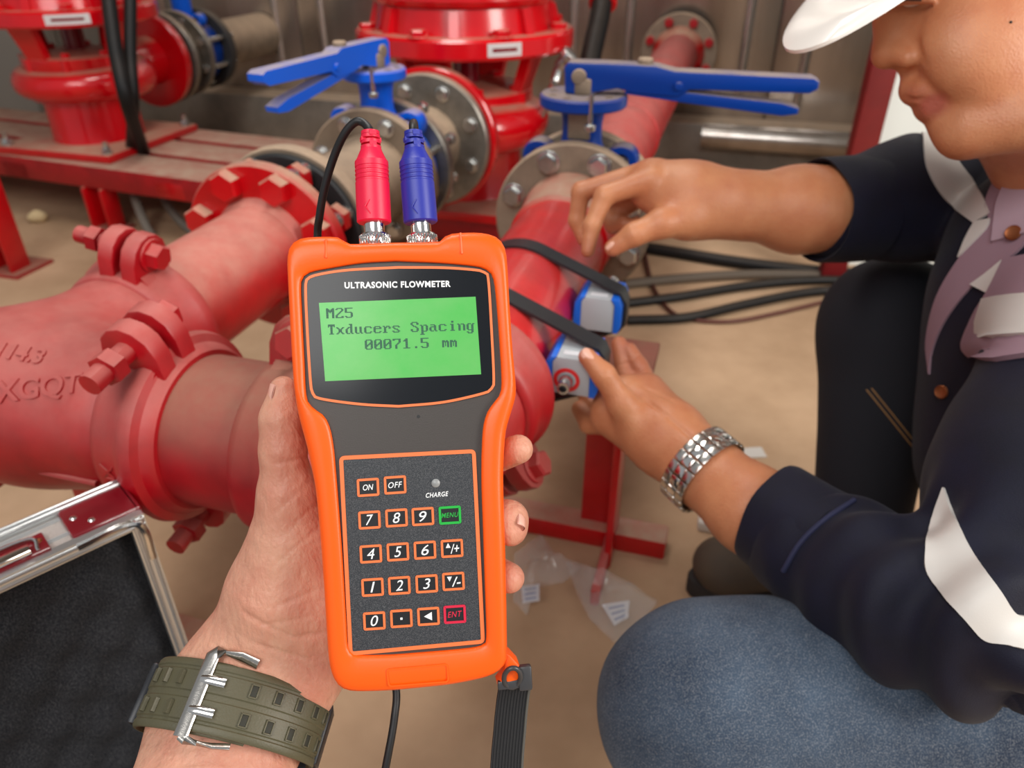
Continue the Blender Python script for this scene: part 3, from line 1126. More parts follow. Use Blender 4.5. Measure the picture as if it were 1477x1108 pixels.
for s in (0.05, 0.62, 1.2):
    MB().rbox(B0 + BD * s + BN * 0.24 + Z * 0.15, (0.05, 0.24, 0.024), (BD, BN, Z), 0.003).build('cross_bar', RED, sk)
for s, n in ((0.34, 0.04), (1.5, 0.05), (-0.5, 0.05), (0.34, 0.4), (1.4, 0.4)):
    q = B0 + BD * s + BN * n
    m = MB().rbox(q + Z * 0.063, (0.032, 0.004, 0.063), (BD, BN, Z), 0.002)
    m.rbox(q + BD * 0.03 - BN * 0.022 + Z * 0.063, (0.004, 0.028, 0.063), (BD, BN, Z), 0.002)
    m.rbox(q + BD * -0.036 - BN * 0.022 + Z * 0.063, (0.004, 0.028, 0.063), (BD, BN, Z), 0.002)
    m.build('leg', RED, sk)
    MB().rbox(q + Z * 0.003 - BN * 0.02, (0.05, 0.045, 0.004), (BD, BN, Z), 0.001).build('foot_plate', REDB, sk)

lp = onz(30, 385, 0)
st = thing('support_post', 'red square support post at the left edge, front of the skid', 'post', lp)
m = MB().rbox(lp + Z * 0.15, (0.03, 0.004, 0.15), (E, G, Z), 0.002)
m.rbox(lp + E * 0.03 - G * 0.026 + Z * 0.15, (0.004, 0.03, 0.15), (E, G, Z), 0.002)
m.rbox(lp - E * 0.03 - G * 0.026 + Z * 0.15, (0.004, 0.03, 0.15), (E, G, Z), 0.002)
m.build('upright', RED, st)
MB().rbox(lp + Z * 0.004 - G * 0.01, (0.06, 0.06, 0.005), (E, G, Z), 0.001).build('foot_plate', REDB, st)

q = onz(862, 772, 0)
rs_ = thing('pipe_stand', 'red welded pipe stand with a cross foot beside the plastic bags', 'stand', q)
MB().rbox(q + Z * 0.155, (0.026, 0.006, 0.155), (E, G, Z), 0.002).build('upright', RED, rs_)
MB().rbox(q + E * 0.024 - G * 0.03 + Z * 0.155, (0.005, 0.032, 0.155), (E, G, Z), 0.002).build('upright_flange', RED, rs_)
MB().rbox(q - E * 0.11 - G * 0.005 + Z * 0.016, (0.21, 0.02, 0.016), (E, G, Z), 0.003).build('foot_bar', RED, rs_)
MB().rbox(q - G * 0.06 + E * 0.02 + Z * 0.014, (0.006, 0.075, 0.014), (E, G, Z), 0.002).build('foot_fin', REDP, rs_)
MB().rbox(q + Z * 0.305 - E * 0.02, (0.075, 0.045, 0.006), (E, G, Z), 0.002).build('saddle_plate', REDB, rs_)

q = TC + E * 0.03 - Z * ZP
ts = thing('pipe_stand', 'red flat-bar stand under the tee behind the case corner', 'stand', q)
MB().rbox(q + Z * 0.153, (0.034, 0.006, 0.15), (E, G, Z), 0.002).build('upright', RED, ts)
MB().rbox(q + Z * 0.004, (0.07, 0.06, 0.005), (E, G, Z), 0.001).build('foot_plate', RED, ts)
q2 = TC - E * 0.12 - Z * ZP - G * 0.05
MB().rbox(q2 + Z * 0.285, (0.05, 0.03, 0.012), (E, G, Z), 0.003).build('clamp_bar', RED, ts)


def px_path(p):
    return catmull([P(*a) for a in p], 8)


def cable(name, pts, r, mat, lab, cat='cable', group=None, n=12):
    return solo(name, MB().tube(catmull(pts, 8), r, n), mat, lab, cat, group)


CBL = M('black_sheath', (15, 16, 18), 0.5, dust=0.06, spec=0.3)
hb = onz(205, 212, 0.205)
cable('power_cable', [P(150, -60, 1.93), P(158, 10, 1.93), P(168, 80, 1.94), P(184, 150, 1.97), hb - Z * 0.01], 0.019, CBL, 'black power cable leaning in front of the left pump, the outer one')
hb2 = onz(188, 212, 0.205)
cable('power_cable', [P(188, -60, 1.97), P(188, 10, 1.97), P(188, 80, 1.98), P(192, 150, 2.0), hb2 - Z * 0.01], 0.016, CBL, 'straight black power cable nearest the bolted left pump flange')
cable('grey_conduit', [P(186, 250, 2.2), P(200, 300, 2.16), P(222, 345, 2.12), onz(262, 385, 0.012)], 0.013, GREYC, 'grey conduit curving to the floor under the skid, left one', 'conduit')
cable('grey_conduit', [P(225, 262, 2.25), P(252, 310, 2.2), P(300, 350, 2.15), onz(360, 372, 0.012)], 0.013, GREYC, 'grey conduit under the skid behind the red flange', 'conduit')
blk = thing('drain_hose', 'thick black hose with a red cap behind the right lever', 'hose', P(850, 90, 1.75) - Z * 0.3)
MB().tube(catmull([P(874, -40, 1.8), P(866, 20, 1.77), P(852, 84, 1.74), P(840, 160, 1.72), P(836, 240, 1.74)], 8), 0.024, 18).build('hose', CBL, blk)
MB().rcyl(P(869, 8, 1.785), P(873, -30, 1.8), 0.034, 0.004).build('cap', RED, blk)
# floor cables on the right
cable('floor_cable', [onz(x, y, 0.016) for x, y in ((880, 350), (960, 362), (1060, 378), (1180, 392), (1300, 400))], 0.016, CBL, 'thickest black floor cable, farthest from the bags')
cable('floor_cable', [onz(x, y, 0.013) for x, y in ((900, 438), (980, 428), (1080, 412), (1180, 404), (1300, 408))], 0.011, CBL, 'black floor cable crossing the dusty floor just above the brown wire')
cable('floor_cable', [onz(x, y, 0.013) for x, y in ((905, 462), (990, 458), (1080, 438), (1180, 420), (1300, 416))], 0.011, CBL, 'lowest black floor cable ending near the pipe stand')
cable('floor_cable', [onz(x, y, 0.013) for x, y in ((900, 410), (980, 402), (1080, 396), (1200, 398), (1300, 404))], 0.012, M('dust_sheath', (92, 80, 68), 0.7), 'dust-covered brown-grey floor cable between the black ones')
cable('thin_wire', [onz(x, y, 0.006) for x, y in ((928, 350), (938, 400), (955, 435), (985, 458), (1050, 464), (1120, 452), (1210, 430))], 0.0045, M('brown_wire', (92, 48, 38), 0.5), 'thin brown wire looping over the floor', 'wire')

# floor litter
mb = MB()
st_ = onz(57, 320, 0.0)
mb.sphere(st_ + Z * 0.016, 0.026, 14, (1, 0.85, 0.75))
for v in mb.v:
    v += noise.noise_vector(v * 40) * 0.006
solo('stone', mb, M('pale_stone', (222, 196, 150), 0.8, var=0.2), 'small pale stone on the dark floor under the skid', 'stone')
BAG = M('clear_plastic', (238, 234, 228), 0.1, alpha=0.2, spec=1.0)
LBL = M('white_label', (222, 224, 228), 0.5)
LBP = M('label_print', (150, 160, 190), 0.5)


def bag(poly, lab, label_px, seed):
    pts = [onz(x, y, 0.004) for x, y in poly]
    c = sum(pts, V()) / len(pts)
    mb = MB()
    n, rings = len(poly) * 4, 7
    loop = []
    for i in range(len(poly)):
        a, b = pts[i], pts[(i + 1) % len(pts)]
        loop += [a.lerp(b, k / 4) for k in range(4)]
    for lev, sg in ((0, 1), (1, -1)):
        vs = []
        for r in range(rings + 1):
            f = r / rings
            for k, q in enumerate(loop):
                p = c.lerp(q, f)
                h = (1 - f ** 3) * 0.022 * (1 if sg > 0 else 0.08)
                w = noise.noise(p * 45 + V((seed, 0, 0))) * 0.016 + abs(noise.noise(p * 95 + V((seed, 3, 0)))) * 0.014 + abs(noise.noise(p * 18 + V((0, seed, 0)))) * 0.02
                vs.append(p + Z * (0.002 + max(0, h + (w if sg > 0 else 0) * (1.05 - f * 0.7))))
        fs = []
        for r in range(rings):
            for k in range(n):
                l = (k + 1) % n
                fs.append((r * n + k, r * n + l, (r + 1) * n + l, (r + 1) * n + k))
        mb.add(vs, fs)
    root = thing('plastic_bag', lab, 'bag', V((c.x, c.y, 0)), 'clear plastic bags on the floor')
    mb.build('film', BAG, root, smooth=24)
    lp_ = [onz(x, y, 0.022) for x, y in label_px]
    m = MB().add(lp_ + [p - Z * 0.001 for p in lp_], [(0, 1, 2, 3), (7, 6, 5, 4), (0, 4, 5, 1), (1, 5, 6, 2), (2, 6, 7, 3), (3, 7, 4, 0)])
    m.build('paper_label', LBL, root)
    cc = sum(lp_, V()) / 4
    for f in (-0.3, 0.05, 0.4):
        a = lp_[0].lerp(lp_[3], 0.5 + f * 0.8)
        b = lp_[1].lerp(lp_[2], 0.5 + f * 0.8)
        w = (lp_[3] - lp_[0]) * 0.05
        a2, b2 = a.lerp(b, 0.15), a.lerp(b, 0.8)
        MB().add([a2 - w + Z * 0.0008, b2 - w + Z * 0.0008, b2 + w + Z * 0.0008, a2 + w + Z * 0.0008], [(0, 1, 2, 3)]).build('print_line', LBP, root)
    return root


bag([(815, 812), (860, 822), (948, 872), (920, 905), (886, 930), (850, 895), (832, 858)], 'crumpled clear plastic bag nearest the knee, with a white label', [(868, 872), (908, 866), (906, 890), (886, 902)], 1.3)
bag([(742, 800), (780, 772), (800, 800), (838, 822), (812, 842), (772, 850), (760, 890), (740, 870)], 'crumpled clear plastic bag partly behind the orange meter', [(752, 846), (778, 842), (778, 866), (754, 870)], 5.1)
mb = MB()
for k, (x, y, s) in enumerate(((1052, 660, 0.022), (1076, 655, 0.016))):
    mb.add([], [])
cup = onz(1035, 760, 0)
mb = MB().rbox(cup + Z * 0.009, (0.03, 0.018, 0.009), (E, G, Z), 0.004)
solo('foam_scrap', mb, M('foam_white', (214, 208, 198), 0.7), 'small off-white scrap on the floor under the watch arm', 'scrap')
pa = onz(1085, 655, 0)
mb = MB().prism([(-0.02, -0.012), (0.022, -0.01), (0.018, 0.012), (0.0, 0.016), (-0.018, 0.01)], pa, V((1, 0, 0)), V((0, 1, 0)), Z, 0.0005, 0.002)
for v in mb.v:
    v.z += max(0, noise.noise(v * 60)) * 0.01
solo('paper_scrap', mb, M('paper_white', (212, 206, 198), 0.7), 'torn white paper scrap on the floor behind the steel watch', 'scrap')
# ------------------------------------------------------------------ transducers and rubber straps on the measured pipe
TGREY = M('transducer_grey', (178, 184, 188), 0.42)
TBLUE = M('transducer_blue', (18, 104, 220), 0.4)
STRAP = M('rubber_strap', (34, 36, 39), 0.5, bump=0.05, bscale=500)
TRED = M('ring_red', (224, 40, 44), 0.45)
TW, TL, TH = 0.056, 0.05, 0.042       # radial, along the pipe, height
TUP = 0.012


def transducer(t, lab, connector):
    c = RA(t, RP + TW / 2 + 0.002, TUP)
    root = thing('transducer', lab, 'sensor', c - Z * TH / 2, 'clamp-on transducers')
    poly = [(-TW * 0.34, -TH / 2), (TW * 0.34, -TH / 2), (TW * 0.34, TH * 0.32), (TW * 0.26, TH / 2), (-TW * 0.26, TH / 2), (-TW * 0.34, TH * 0.36)]
    MB().prism(poly, c, E, Z, E.cross(Z), -TL / 2, TL / 2, 0.0015).build('housing', TGREY, root)
    pb_ = [(-TW * 0.5, -TH / 2), (-TW * 0.342, -TH / 2), (-TW * 0.342, TH * 0.36), (-TW * 0.27, TH * 0.5), (-TW * 0.36, TH * 0.5), (-TW * 0.47, TH * 0.3)]
    MB().prism(pb_, c, E, Z, E.cross(Z), -TL / 2 - 0.001, TL / 2 + 0.001, 0.001).build('base_shoe', TBLUE, root)
    pe = [(TW * 0.342, -TH / 2), (TW * 0.44, -TH / 2), (TW * 0.5, -TH * 0.3), (TW * 0.5, TH * 0.3), (TW * 0.42, TH * 0.5), (TW * 0.27, TH * 0.5), (TW * 0.342, TH * 0.34)]
    MB().prism(pe, c, E, Z, E.cross(Z), -TL / 2 - 0.001, TL / 2 + 0.001, 0.001).build('end_cap', TBLUE, root)
    MB().rbox(c + Z * (TH / 2 + 0.0004) - G * TL * 0.3, (0.01, 0.004, 0.0006), (E, G, Z), 0.0002).build('type_label', LBL, root)
    if connector:
        f = c - G * (TL / 2) - E * 0.004 - Z * 0.004
        MB().lathe(f, -G, [(0.0095, 0), (0.0135, 0), (0.0135, 0.0008), (0.0095, 0.0008)], 28, closed=True, a0=0, a1=2 * math.pi).build('red_ring', TRED, root)
        MB().lathe(f, -G, [(0.007, 0), (0.007, 0.006), (0.0055, 0.014), (0.0062, 0.015), (0.0062, 0.018), (0.004, 0.018), (0.004, 0.012), (0, 0.012)], 24).build('socket', ZINC, root)
        MB().lathe(f - G * 0.0125, -G, [(0.0036, 0), (0.0036, 0.0056), (0.0022, 0.006), (0.0022, 0.003), (0, 0.003)], 18).build('socket_insert', BLKR, root)
    else:
        f = c + G * (TL / 2) + Z * 0.006 + E * 0.004
        MB().lathe(f, G, [(0.008, 0), (0.008, 0.012), (0.0095, 0.013), (0.0095, 0.022), (0.007, 0.023), (0.007, 0.035), (0, 0.036)], 24).build('socket', ZINC, root)
        MB().lathe(c - G * (TL / 2 + 0.0001) + E * 0.001 + Z * 0.001, -G, [(0, 0), (0.0001, 0.0003)], 8).build('mark', LBL, root)
    return c


T2T, T1T = -0.122, 0.02
tc2 = transducer(T2T, 'grey and blue transducer gripped by the hand, with red ring and socket', True)
tc1 = transducer(T1T, 'grey and blue transducer farther along the red pipe, above the thumb', False)


def strap(t, lab, tilt=0.0):
    pts = [V((RP * math.cos(a), RP * math.sin(a))) for a in [2 * math.pi * k / 64 for k in range(64)]]
    x0 = RP + TW * 1.0 + 0.003
    pts += [V((x0, TUP + TH * 0.28)), V((x0, TUP - TH * 0.3)), V((x0 - 0.006, TUP + TH * 0.53)), V((x0 - 0.006, TUP - TH * 0.53))]
    # outline of pipe plus transducer = how a stretched band lies
    P2 = sorted(pts, key=lambda p: (p.x, p.y))

    def half(ps):
        h = []
        for p in ps:
            while len(h) > 1 and (h[-1] - h[-2]).cross(p - h[-2]) <= 1e-12:
                h.pop()
            h.append(p)
        return h[:-1]
    hull = half(P2) + half(P2[::-1])
    # even spacing
    n = len(hull)
    out = []
    for i in range(n):
        a, b = hull[i], hull[(i + 1) % n]
        m = max(1, int((b - a).length / 0.006))
        out += [a.lerp(b, k / m) for k in range(m)]
    cen = RA(t)
    path, ups = [], []
    for i, p in enumerate(out):
        q = p + (p.normalized() * 0.0016)
        path.append(cen + E * q.x + Z * q.y + G * (q.x * tilt))
        ups.append(G)
    m = MB().tube(path, 1.0, 4, closed=True, flat=(0.0175, 0.0024), up=ups)
    return solo('rubber_strap', m, STRAP, lab, 'strap', 'rubber straps on the pipe', smooth=50)


strap(T2T + 0.03, 'black rubber strap round the red pipe over the gripped transducer', -0.2)
strap(T1T + 0.022, 'black rubber strap farther along the pipe, under the fingertips', -0.2)

# ------------------------------------------------------------------ the orange flow meter, in its own frame
YAW, ROLL = math.radians(7), math.radians(3.2)
x0 = RT * math.cos(YAW) + FW * math.sin(YAW)
y0 = UP
DX = x0 * math.cos(ROLL) + y0 * math.sin(ROLL)
DY = (y0 * math.cos(ROLL) - x0 * math.sin(ROLL))
DY = (DY - DX * DY.dot(DX)).normalized()
DZ = DX.cross(DY)
DO = P(575, 668, 0.36)


def D(px, py, h=0.0):
    r = ray(px, py)
    t = ((DO + DZ * h - CAM).dot(DZ)) / r.dot(DZ)
    q = CAM + r * t - DO
    return (q.dot(DX), q.dot(DY))


def D3(px, py, h):
    a = D(px, py, h)
    return V((a[0], a[1], h))


def DW(v):
    return DO + DX * v[0] + DY * v[1] + DZ * v[2]


dev = thing('flow_meter', 'bright orange handheld ultrasonic flow meter with a green display, held in the hand', 'meter', DO)
dev.matrix_world = Matrix((DX, DY, DZ)).transposed().to_4x4()
dev.location = DO
dev.rotation_mode = 'QUATERNION'
dev.rotation_quaternion = Matrix((DX, DY, DZ)).transposed().to_quaternion()
dev.location = DO
DIX, DIY, DIZ, DI0 = V((1, 0, 0)), V((0, 1, 0)), V((0, 0, 1)), V((0, 0, 0))
ORANGE = M('orange_rubber', (250, 92, 10), 0.36, bump=0.03, bscale=900, spec=0.4)
ORPR = M('orange_print', (228, 116, 62), 0.45)
FACE = M('face_grey', (62, 57, 54), 0.42, bump=0.05, bscale=1500)
GLASS = M('black_glass', (20, 23, 28), 0.16, spec=0.35)
KEYB = M('keypad_black', (34, 38, 44), 0.5, grit=0.14, bscale=2600, bump=0.12)
KEYC = M('key_black', (24, 25, 28), 0.4)
PRINT = M('white_print', (238, 240, 240), 0.5, emit=0.0)
KGREEN = M('green_print', (24, 170, 60), 0.45)
KRED = M('crimson_print', (206, 26, 62), 0.45)
LCDM = M('lcd_green', (98, 172, 92), 0.3, rgb2=(58, 168, 66), vscale=16, emit=0.12, coat=0.15)
LCDT = M('lcd_ink', (26, 74, 62), 0.5)


def resample(pts, n):
    pts = [V(p) for p in pts]
    ls = [0]
    for a, b in zip(pts, pts[1:]):
        ls.append(ls[-1] + (b - a).length)
    out, j = [], 0
    for k in range(n):
        t = ls[-1] * k / n
        while j < len(ls) - 2 and ls[j + 1] < t:
            j += 1
        f = (t - ls[j]) / max(1e-9, ls[j + 1] - ls[j])
        out.append(pts[j].lerp(pts[j + 1], f))
    return out


def loop(sections, n=44, h=0.0):
    out = []
    for s in sections:
        sm = catmull([V((a, b, 0)) for a, b in s], 6)
        out += [D(p.x, p.y, h) for p in resample(sm, n)]
    return out


OUT = [[(570, 347), (505, 349), (497, 346), (488, 340), (478, 338), (440, 339), (424, 344), (415, 354), (412, 372), (413, 400), (417, 480), (421, 545), (425, 585), (431, 612), (440, 645), (446, 672)],
       [(446, 672), (453, 710), (459, 770), (465, 850), (470, 930), (473, 962), (479, 983), (490, 997), (510, 1003), (560, 1002), (606, 998)],
       [(606, 998), (650, 993), (695, 984), (716, 976), (728, 966), (733, 955), (733, 900), (731, 800), (728, 700), (729, 655)],
       [(729, 655), (732, 622), (740, 594), (746, 572), (746, 552), (741, 500), (737, 440), (734, 385), (731, 358), (724, 344), (712, 336), (690, 332), (658, 333), (645, 336), (637, 343), (628, 346), (570, 347)]]
INN = [[(570, 376), (520, 379), (470, 387), (446, 392), (436, 399), (433, 412), (435, 460), (438, 520), (441, 572), (450, 588), (467, 601), (476, 621), (481, 650), (483, 672)],
       [(483, 672), (487, 720), (493, 800), (499, 900), (501, 932), (505, 942), (513, 947), (560, 947), (602, 944)],
       [(602, 944), (650, 940), (685, 936), (698, 931), (702, 920), (700, 850), (697, 760), (695, 700), (695, 660)],
       [(695, 660), (697, 620), (703, 596), (713, 581), (721, 570), (724, 550), (720, 480), (715, 420), (711, 398), (704, 390), (690, 384), (640, 379), (570, 376)]]
lo_, li_ = loop(OUT), loop(INN)
n = len(lo_)
mb = MB()
lev = [(0, -0.004), (0, -0.0008), (0.04, -0.0001), (0.12, 0.0003), (0.4, 0.0012), (0.68, 0.001), (0.84, 0.0), (0.93, -0.0018), (0.98, -0.0045), (1.0, -0.008), (1.0, -0.027), (0.96, -0.032), (0.85, -0.035)]
for s, h in lev:
    mb.v += [V((a[0] + (b[0] - a[0]) * s, a[1] + (b[1] - a[1]) * s, h)) for a, b in zip(li_, lo_)]
for i in range(len(lev) - 1):
    for k in range(n):
        l = (k + 1) % n
        mb.f.append((i * n + k, i * n + l, (i + 1) * n + l, (i + 1) * n + k))
mb.f.append(tuple((len(lev) - 1) * n + k for k in range(n)))
boot = mb.build('rubber_boot', ORANGE, dev, local=True, smooth=60)
MB().prism(inset(li_, -0.0012), DI0, DIX, DIY, DIZ, -0.02, -0.0026).build('face_plate', FACE, dev, local=True)


def rrect(pts, r, k=5):
    """rounded quad through four local corners (ccw)"""
    out = []
    for i in range(4):
        p, a, b = V(pts[i]), V(pts[i - 1]), V(pts[(i + 1) % 4])
        u, w = (a - p).normalized() * r, (b - p).normalized() * r
        for j in range(k + 1):
            t = j / k
            out.append(tuple((p + u) * (1 - t) ** 2 + 2 * p * t * (1 - t) + (p + w) * t * t))
    return out


def quad(px, h):
    return [D(a, b, h) for a, b in px]


HB = -0.0016
bez = [[(575, 384), (500, 388), (456, 395), (443, 401), (439, 412), (441, 470), (446, 550), (450, 569), (462, 577), (520, 585), (575, 588)],
       [(575, 588), (640, 582), (698, 569), (710, 562), (714, 550), (711, 480), (706, 402), (700, 392), (688, 388), (640, 384.5), (575, 384)]]
bo = loop(bez, 60, HB)
bi = inset(bo, 0.00125)
MB().ring2d(bo, bi, DI0, DIX, DIY, DIZ, -0.003, HB + 0.0003).build('screen_bezel', ORPR, dev, local=True)
MB().prism(inset(bo, 0.0011), DI0, DIX, DIY, DIZ, -0.0035, HB).build('screen_glass', GLASS, dev, local=True)
hl = HB + 0.0003
lq = quad([(460, 437), (469, 550), (694, 540), (686, 428)], hl)
lcd = MB().prism(lq, DI0, DIX, DIY, DIZ, HB - 0.001, hl).build('display', LCDM, dev, local=True)


def fit_text(txt, cpx, wpx, hpx, h, mat, name, parent, bold=0.0, shear=0.0, ang=None):
    me = text_mesh(txt, mat, name, bold, shear, 0.0, 1.12 if len(txt) > 2 else 1.0)
    xs = [v.co.x for v in me.vertices]
    ys = [v.co.y for v in me.vertices]
    c = V(D(cpx[0], cpx[1], h))
    k = 0.36 / FPX
    sx = wpx * k / (max(xs) - min(xs))
    sy = hpx * k / (max(ys) - min(ys))
    mx, my = (max(xs) + min(xs)) / 2, (max(ys) + min(ys)) / 2
    a = ang if ang is not None else 0
    for v in me.vertices:
        x, y = (v.co.x - mx) * sx, (v.co.y - my) * sy
        v.co = V((c.x + x * math.cos(a) - y * math.sin(a), c.y + x * math.sin(a) + y * math.cos(a), h + 0.00006))
    o = bpy.data.objects.new(name, me)
    COL.objects.link(o)
    o.parent = parent
    return o


fit_text('ULTRASONIC FLOWMETER', (574, 410.5), 152, 9.4, hl - 0.0002, PRINT, 'title_print', dev, 0.035, 0, math.radians(-1.4))

# dot-matrix characters on the display
GLY = {'0': '00007CC6C6CEDEF6E6C6C67C', '1': '00001838781818181818187E', '2': '00007CC6060C183060C0C6FE', '5': '0000FEC0C0C0FC060606C67C',
       '7': '0000FEC606060C1830303030', '.': '00000000000000000000181800', 'M': '0000C6EEFEFED6C6C6C6C6C6', 'T': '00007E7E5A1818181818183C',
       'S': '00007CC6C660380C06C6C67C', 'a': '0000000000780C7CCCCCCC76', 'c': '00000000007CC6C0C0C0C67C', 'd': '00001C0C0C3C6CCCCCCCCC76',
       'e': '00000000007CC6FEC0C0C67C', 'g': '000000000076CCCCCCCCCC7C0CCC78', 'i': '00001818003818181818183C', 'm': '0000000000ECFED6D6D6D6C6',
       'n': '0000000000DC666666666666', 'p': '0000000000DC66666666667C6060F0', 'r': '0000000000DC7666606060F0', 's': '00000000007CC660380CC67C',
       'u': '0000000000CCCCCCCCCCCC76', 'x': '0000000000C66C383838 6CC6'.replace(' ', ''), ' ': ''}
# column/row steps of the character grid measured on the display
g0, gx, gy = V((470.0, 442.0)), V((13.42, -0.42)), V((1.05, 23.4))
for r, line in enumerate(('M25', 'Txducers Spacing', '    00071.5 mm')):
    mb = MB()
    for ci, ch in enumerate(line):
        hx = GLY[ch]
        for ry in range(len(hx) // 2):
            b = int(hx[ry * 2:ry * 2 + 2], 16)
            for bx in range(8):
                if b >> (7 - bx) & 1:
                    w = 8.0
                    cx = ci + bx / w
                    wd = 0.92 / w
                    if ch == 'm':      # the unit is a narrow double character
                        cx, wd = 12.3 + (ci - 12) * 0.85 + bx / w * 0.85, 0.8 / w
                    p = [g0 + gx * x + gy * (r + y) for x, y in ((cx, (ry + 0.05) / 16), (cx, (ry + 0.97) / 16), (cx + wd, (ry + 0.97) / 16), (cx + wd, (ry + 0.05) / 16))]
                    q = [D(a.x, a.y, hl) for a in p]
                    mb.add([V((a[0], a[1], hl + 0.00005)) for a in q], [(0, 1, 2, 3)])
    mb.build('display_text', LCDT, dev, lcd, smooth=0, local=True)

# keypad
HK = -0.0018
kq = rrect(quad([(489, 658), (503, 946), (699.5, 928), (686, 648)], HK), 0.0028)
ki = inset(kq, 0.0019)
MB().ring2d(kq, ki, DI0, DIX, DIY, DIZ, -0.0032, HK + 0.0003).build('keypad_rim', ORPR, dev, local=True)
pad = MB().prism(inset(kq, 0.0017), DI0, DIX, DIY, DIZ, -0.0034, HK).build('keypad', KEYB, dev, local=True)
KW = [('ON', 531, 703), ('OFF', 570, 699.5), ('7', 533, 750), ('8', 572, 747), ('9', 610, 745), ('MENU', 649, 743), ('4', 535, 799), ('5', 574, 796), ('6', 613, 793.5), ('UP', 652, 791),
      ('1', 537.5, 847), ('2', 576, 844.5), ('3', 615.5, 842), ('DN', 654, 838.5), ('0', 540, 895.5), ('.', 579, 892), ('BK', 618, 889), ('ENT', 656, 886)]
kx, ky = V((1, -0.065)), V((0.045, 1))
for tx, cx, cy in KW:
    def kp(u, v):
        p = V((cx, cy)) + kx * u + ky * v
        return D(p.x, p.y, HK)
    col = {'MENU': KGREEN, 'ENT': KRED}.get(tx, ORPR)
    o_ = rrect([kp(-16, -13), kp(-16, 13), kp(16, 13), kp(16, -13)], 0.0011, 4)
    i_ = inset(o_, 0.00115)
    key = MB().prism(inset(o_, 0.0009), DI0, DIX, DIY, DIZ, HK - 0.0008, HK + 0.0001).build('key', KEYC, dev, local=True)
    m = MB().ring2d(o_, i_, DI0, DIX, DIY, DIZ, HK - 0.0004, HK + 0.00045)
    m.build('key_rim', col, dev, key, local=True)
    hk = HK + 0.0001
    ang = math.radians(0.5)
    tri = None
    if tx in ('UP', 'DN', 'BK'):
        if tx == 'UP':
            tri = [(-9, -1), (-2, -1), (-5.5, -8)]
        elif tx == 'DN':
            tri = [(-9, -7), (-5.5, 0), (-2, -7)]
        else:
            tri = [(-6.5, 0), (5, 6), (5, -6)]
        q = [kp(*a) for a in tri]
        MB().add([V((a[0], a[1], hk + 0.0001)) for a in q], [(0, 1, 2)]).build('arrow', PRINT, dev, key, local=True)
        if tx != 'BK':
            fit_text('/+' if tx == 'UP' else '/-', (cx + 4, cy + 0.5), 13, 14, hk, PRINT, 'legend', key, 0.01, 0.2)
    elif tx == '.':
        q = [kp(a, b) for a, b in ((-1.6, -1.2), (-1.6, 2), (1.6, 2), (1.6, -1.2))]
        MB().add([V((a[0], a[1], hk + 0.0001)) for a in q], [(0, 1, 2, 3)]).build('legend', PRINT, dev, key, local=True)
    else:
        wpx, hpx = {'ON': (15, 8.5), 'OFF': (20, 8.5), 'MENU': (25, 7), 'ENT': (21, 8.5), '1': (7, 15)}.get(tx, (11, 15))
        fit_text(tx, (cx, cy), wpx, hpx, hk, {'MENU': KGREEN, 'ENT': KRED}.get(tx, PRINT), 'legend', key, 0.006 if len(tx) > 1 else 0.0, 0.25, ang)
led = V(D(628.5, 697, HK))
MB().lathe((led.x, led.y, HK - 0.0005), DIZ, [(0, 0), (0.0021, 0), (0.0021, 0.0008), (0.0015, 0.0013), (0, 0.0015)], 24).build('charge_lamp', M('lamp_grey', (140, 142, 142), 0.35), dev, pad, local=True)
fit_text('CHARGE', (630.5, 713.5), 33, 7, HK, PRINT, 'charge_print', pad, 0.015, 0.25, math.radians(0.5))
sd = V(D(603.5, 601, -0.0026))
MB().lathe((sd.x, sd.y, -0.0027), DIZ, [(0, 0), (0.0008, 0), (0.0008, 0.0002), (0, 0.0002)], 14).build('sensor_dot', BLKR, dev, local=True)
# embossed panel on the lower boot and moulded notches on its sides
eq = rrect(quad([(557, 965), (560, 991), (648, 984), (646, 957)], 0.0012), 0.002)
MB().ring2d(eq, inset(eq, 0.0007), DI0, DIX, DIY, DIZ, 0.0004, 0.0016).build('embossed_panel', ORANGE, dev, boot, local=True)
for px in ((470, 345, 470, 372), (664, 336, 666, 366)):
    a, b = D3(px[0], px[1], 0.0006), D3(px[2], px[3], 0.0011)
    MB().tube([a, b], 0.0006, 8).build('mould_line', ORANGE, dev, boot, local=True)
# lanyard lug
lug = [D(*p, -0.014) for p in ((727, 935), (735, 940), (747, 953), (750, 966), (744, 977), (733, 980), (716, 982), (724, 970))]
MB().prism(lug[::-1], DI0, DIX, DIY, DIZ, -0.02, -0.008, 0.0015).build('lanyard_lug', ORANGE, dev, boot, local=True)
# sockets
for px in ((541, 348, 534, 190), (609, 348, 596, 190)):
    a, b = D3(px[0], px[1], -0.013), D3(px[2], px[3], -0.013)
    ax = (b - a).normalized()
    k = 0.373 / FPX
    m = MB()
    m.lathe(a - ax * 0.004, ax, [(0, 0), (19 * k, 0), (21.5 * k, 0.0016), (21.5 * k, 0.0062), (19 * k, 0.0076), (15 * k, 0.0078), (0, 0.0078)], 40)
    sk_ = m.build('socket', CHROME, dev, local=True)
    m = MB()
    nn = 30
    for i in range(nn):
        for s in (-1, 1):
            pth = []
            for j in range(4):
                an = 2 * math.pi * (i + s * j * 0.35) / nn
                f, b_, c_ = frame(ax)
                pth.append(a - ax * 0.004 + ax * (0.0014 + 0.0052 * j / 3) + (b_ * math.cos(an) + c_ * math.sin(an)) * (21.7 * k))
            m.tube(pth, 0.00026, 4)
    m.build('knurl', CHROME, dev, sk_, local=True)


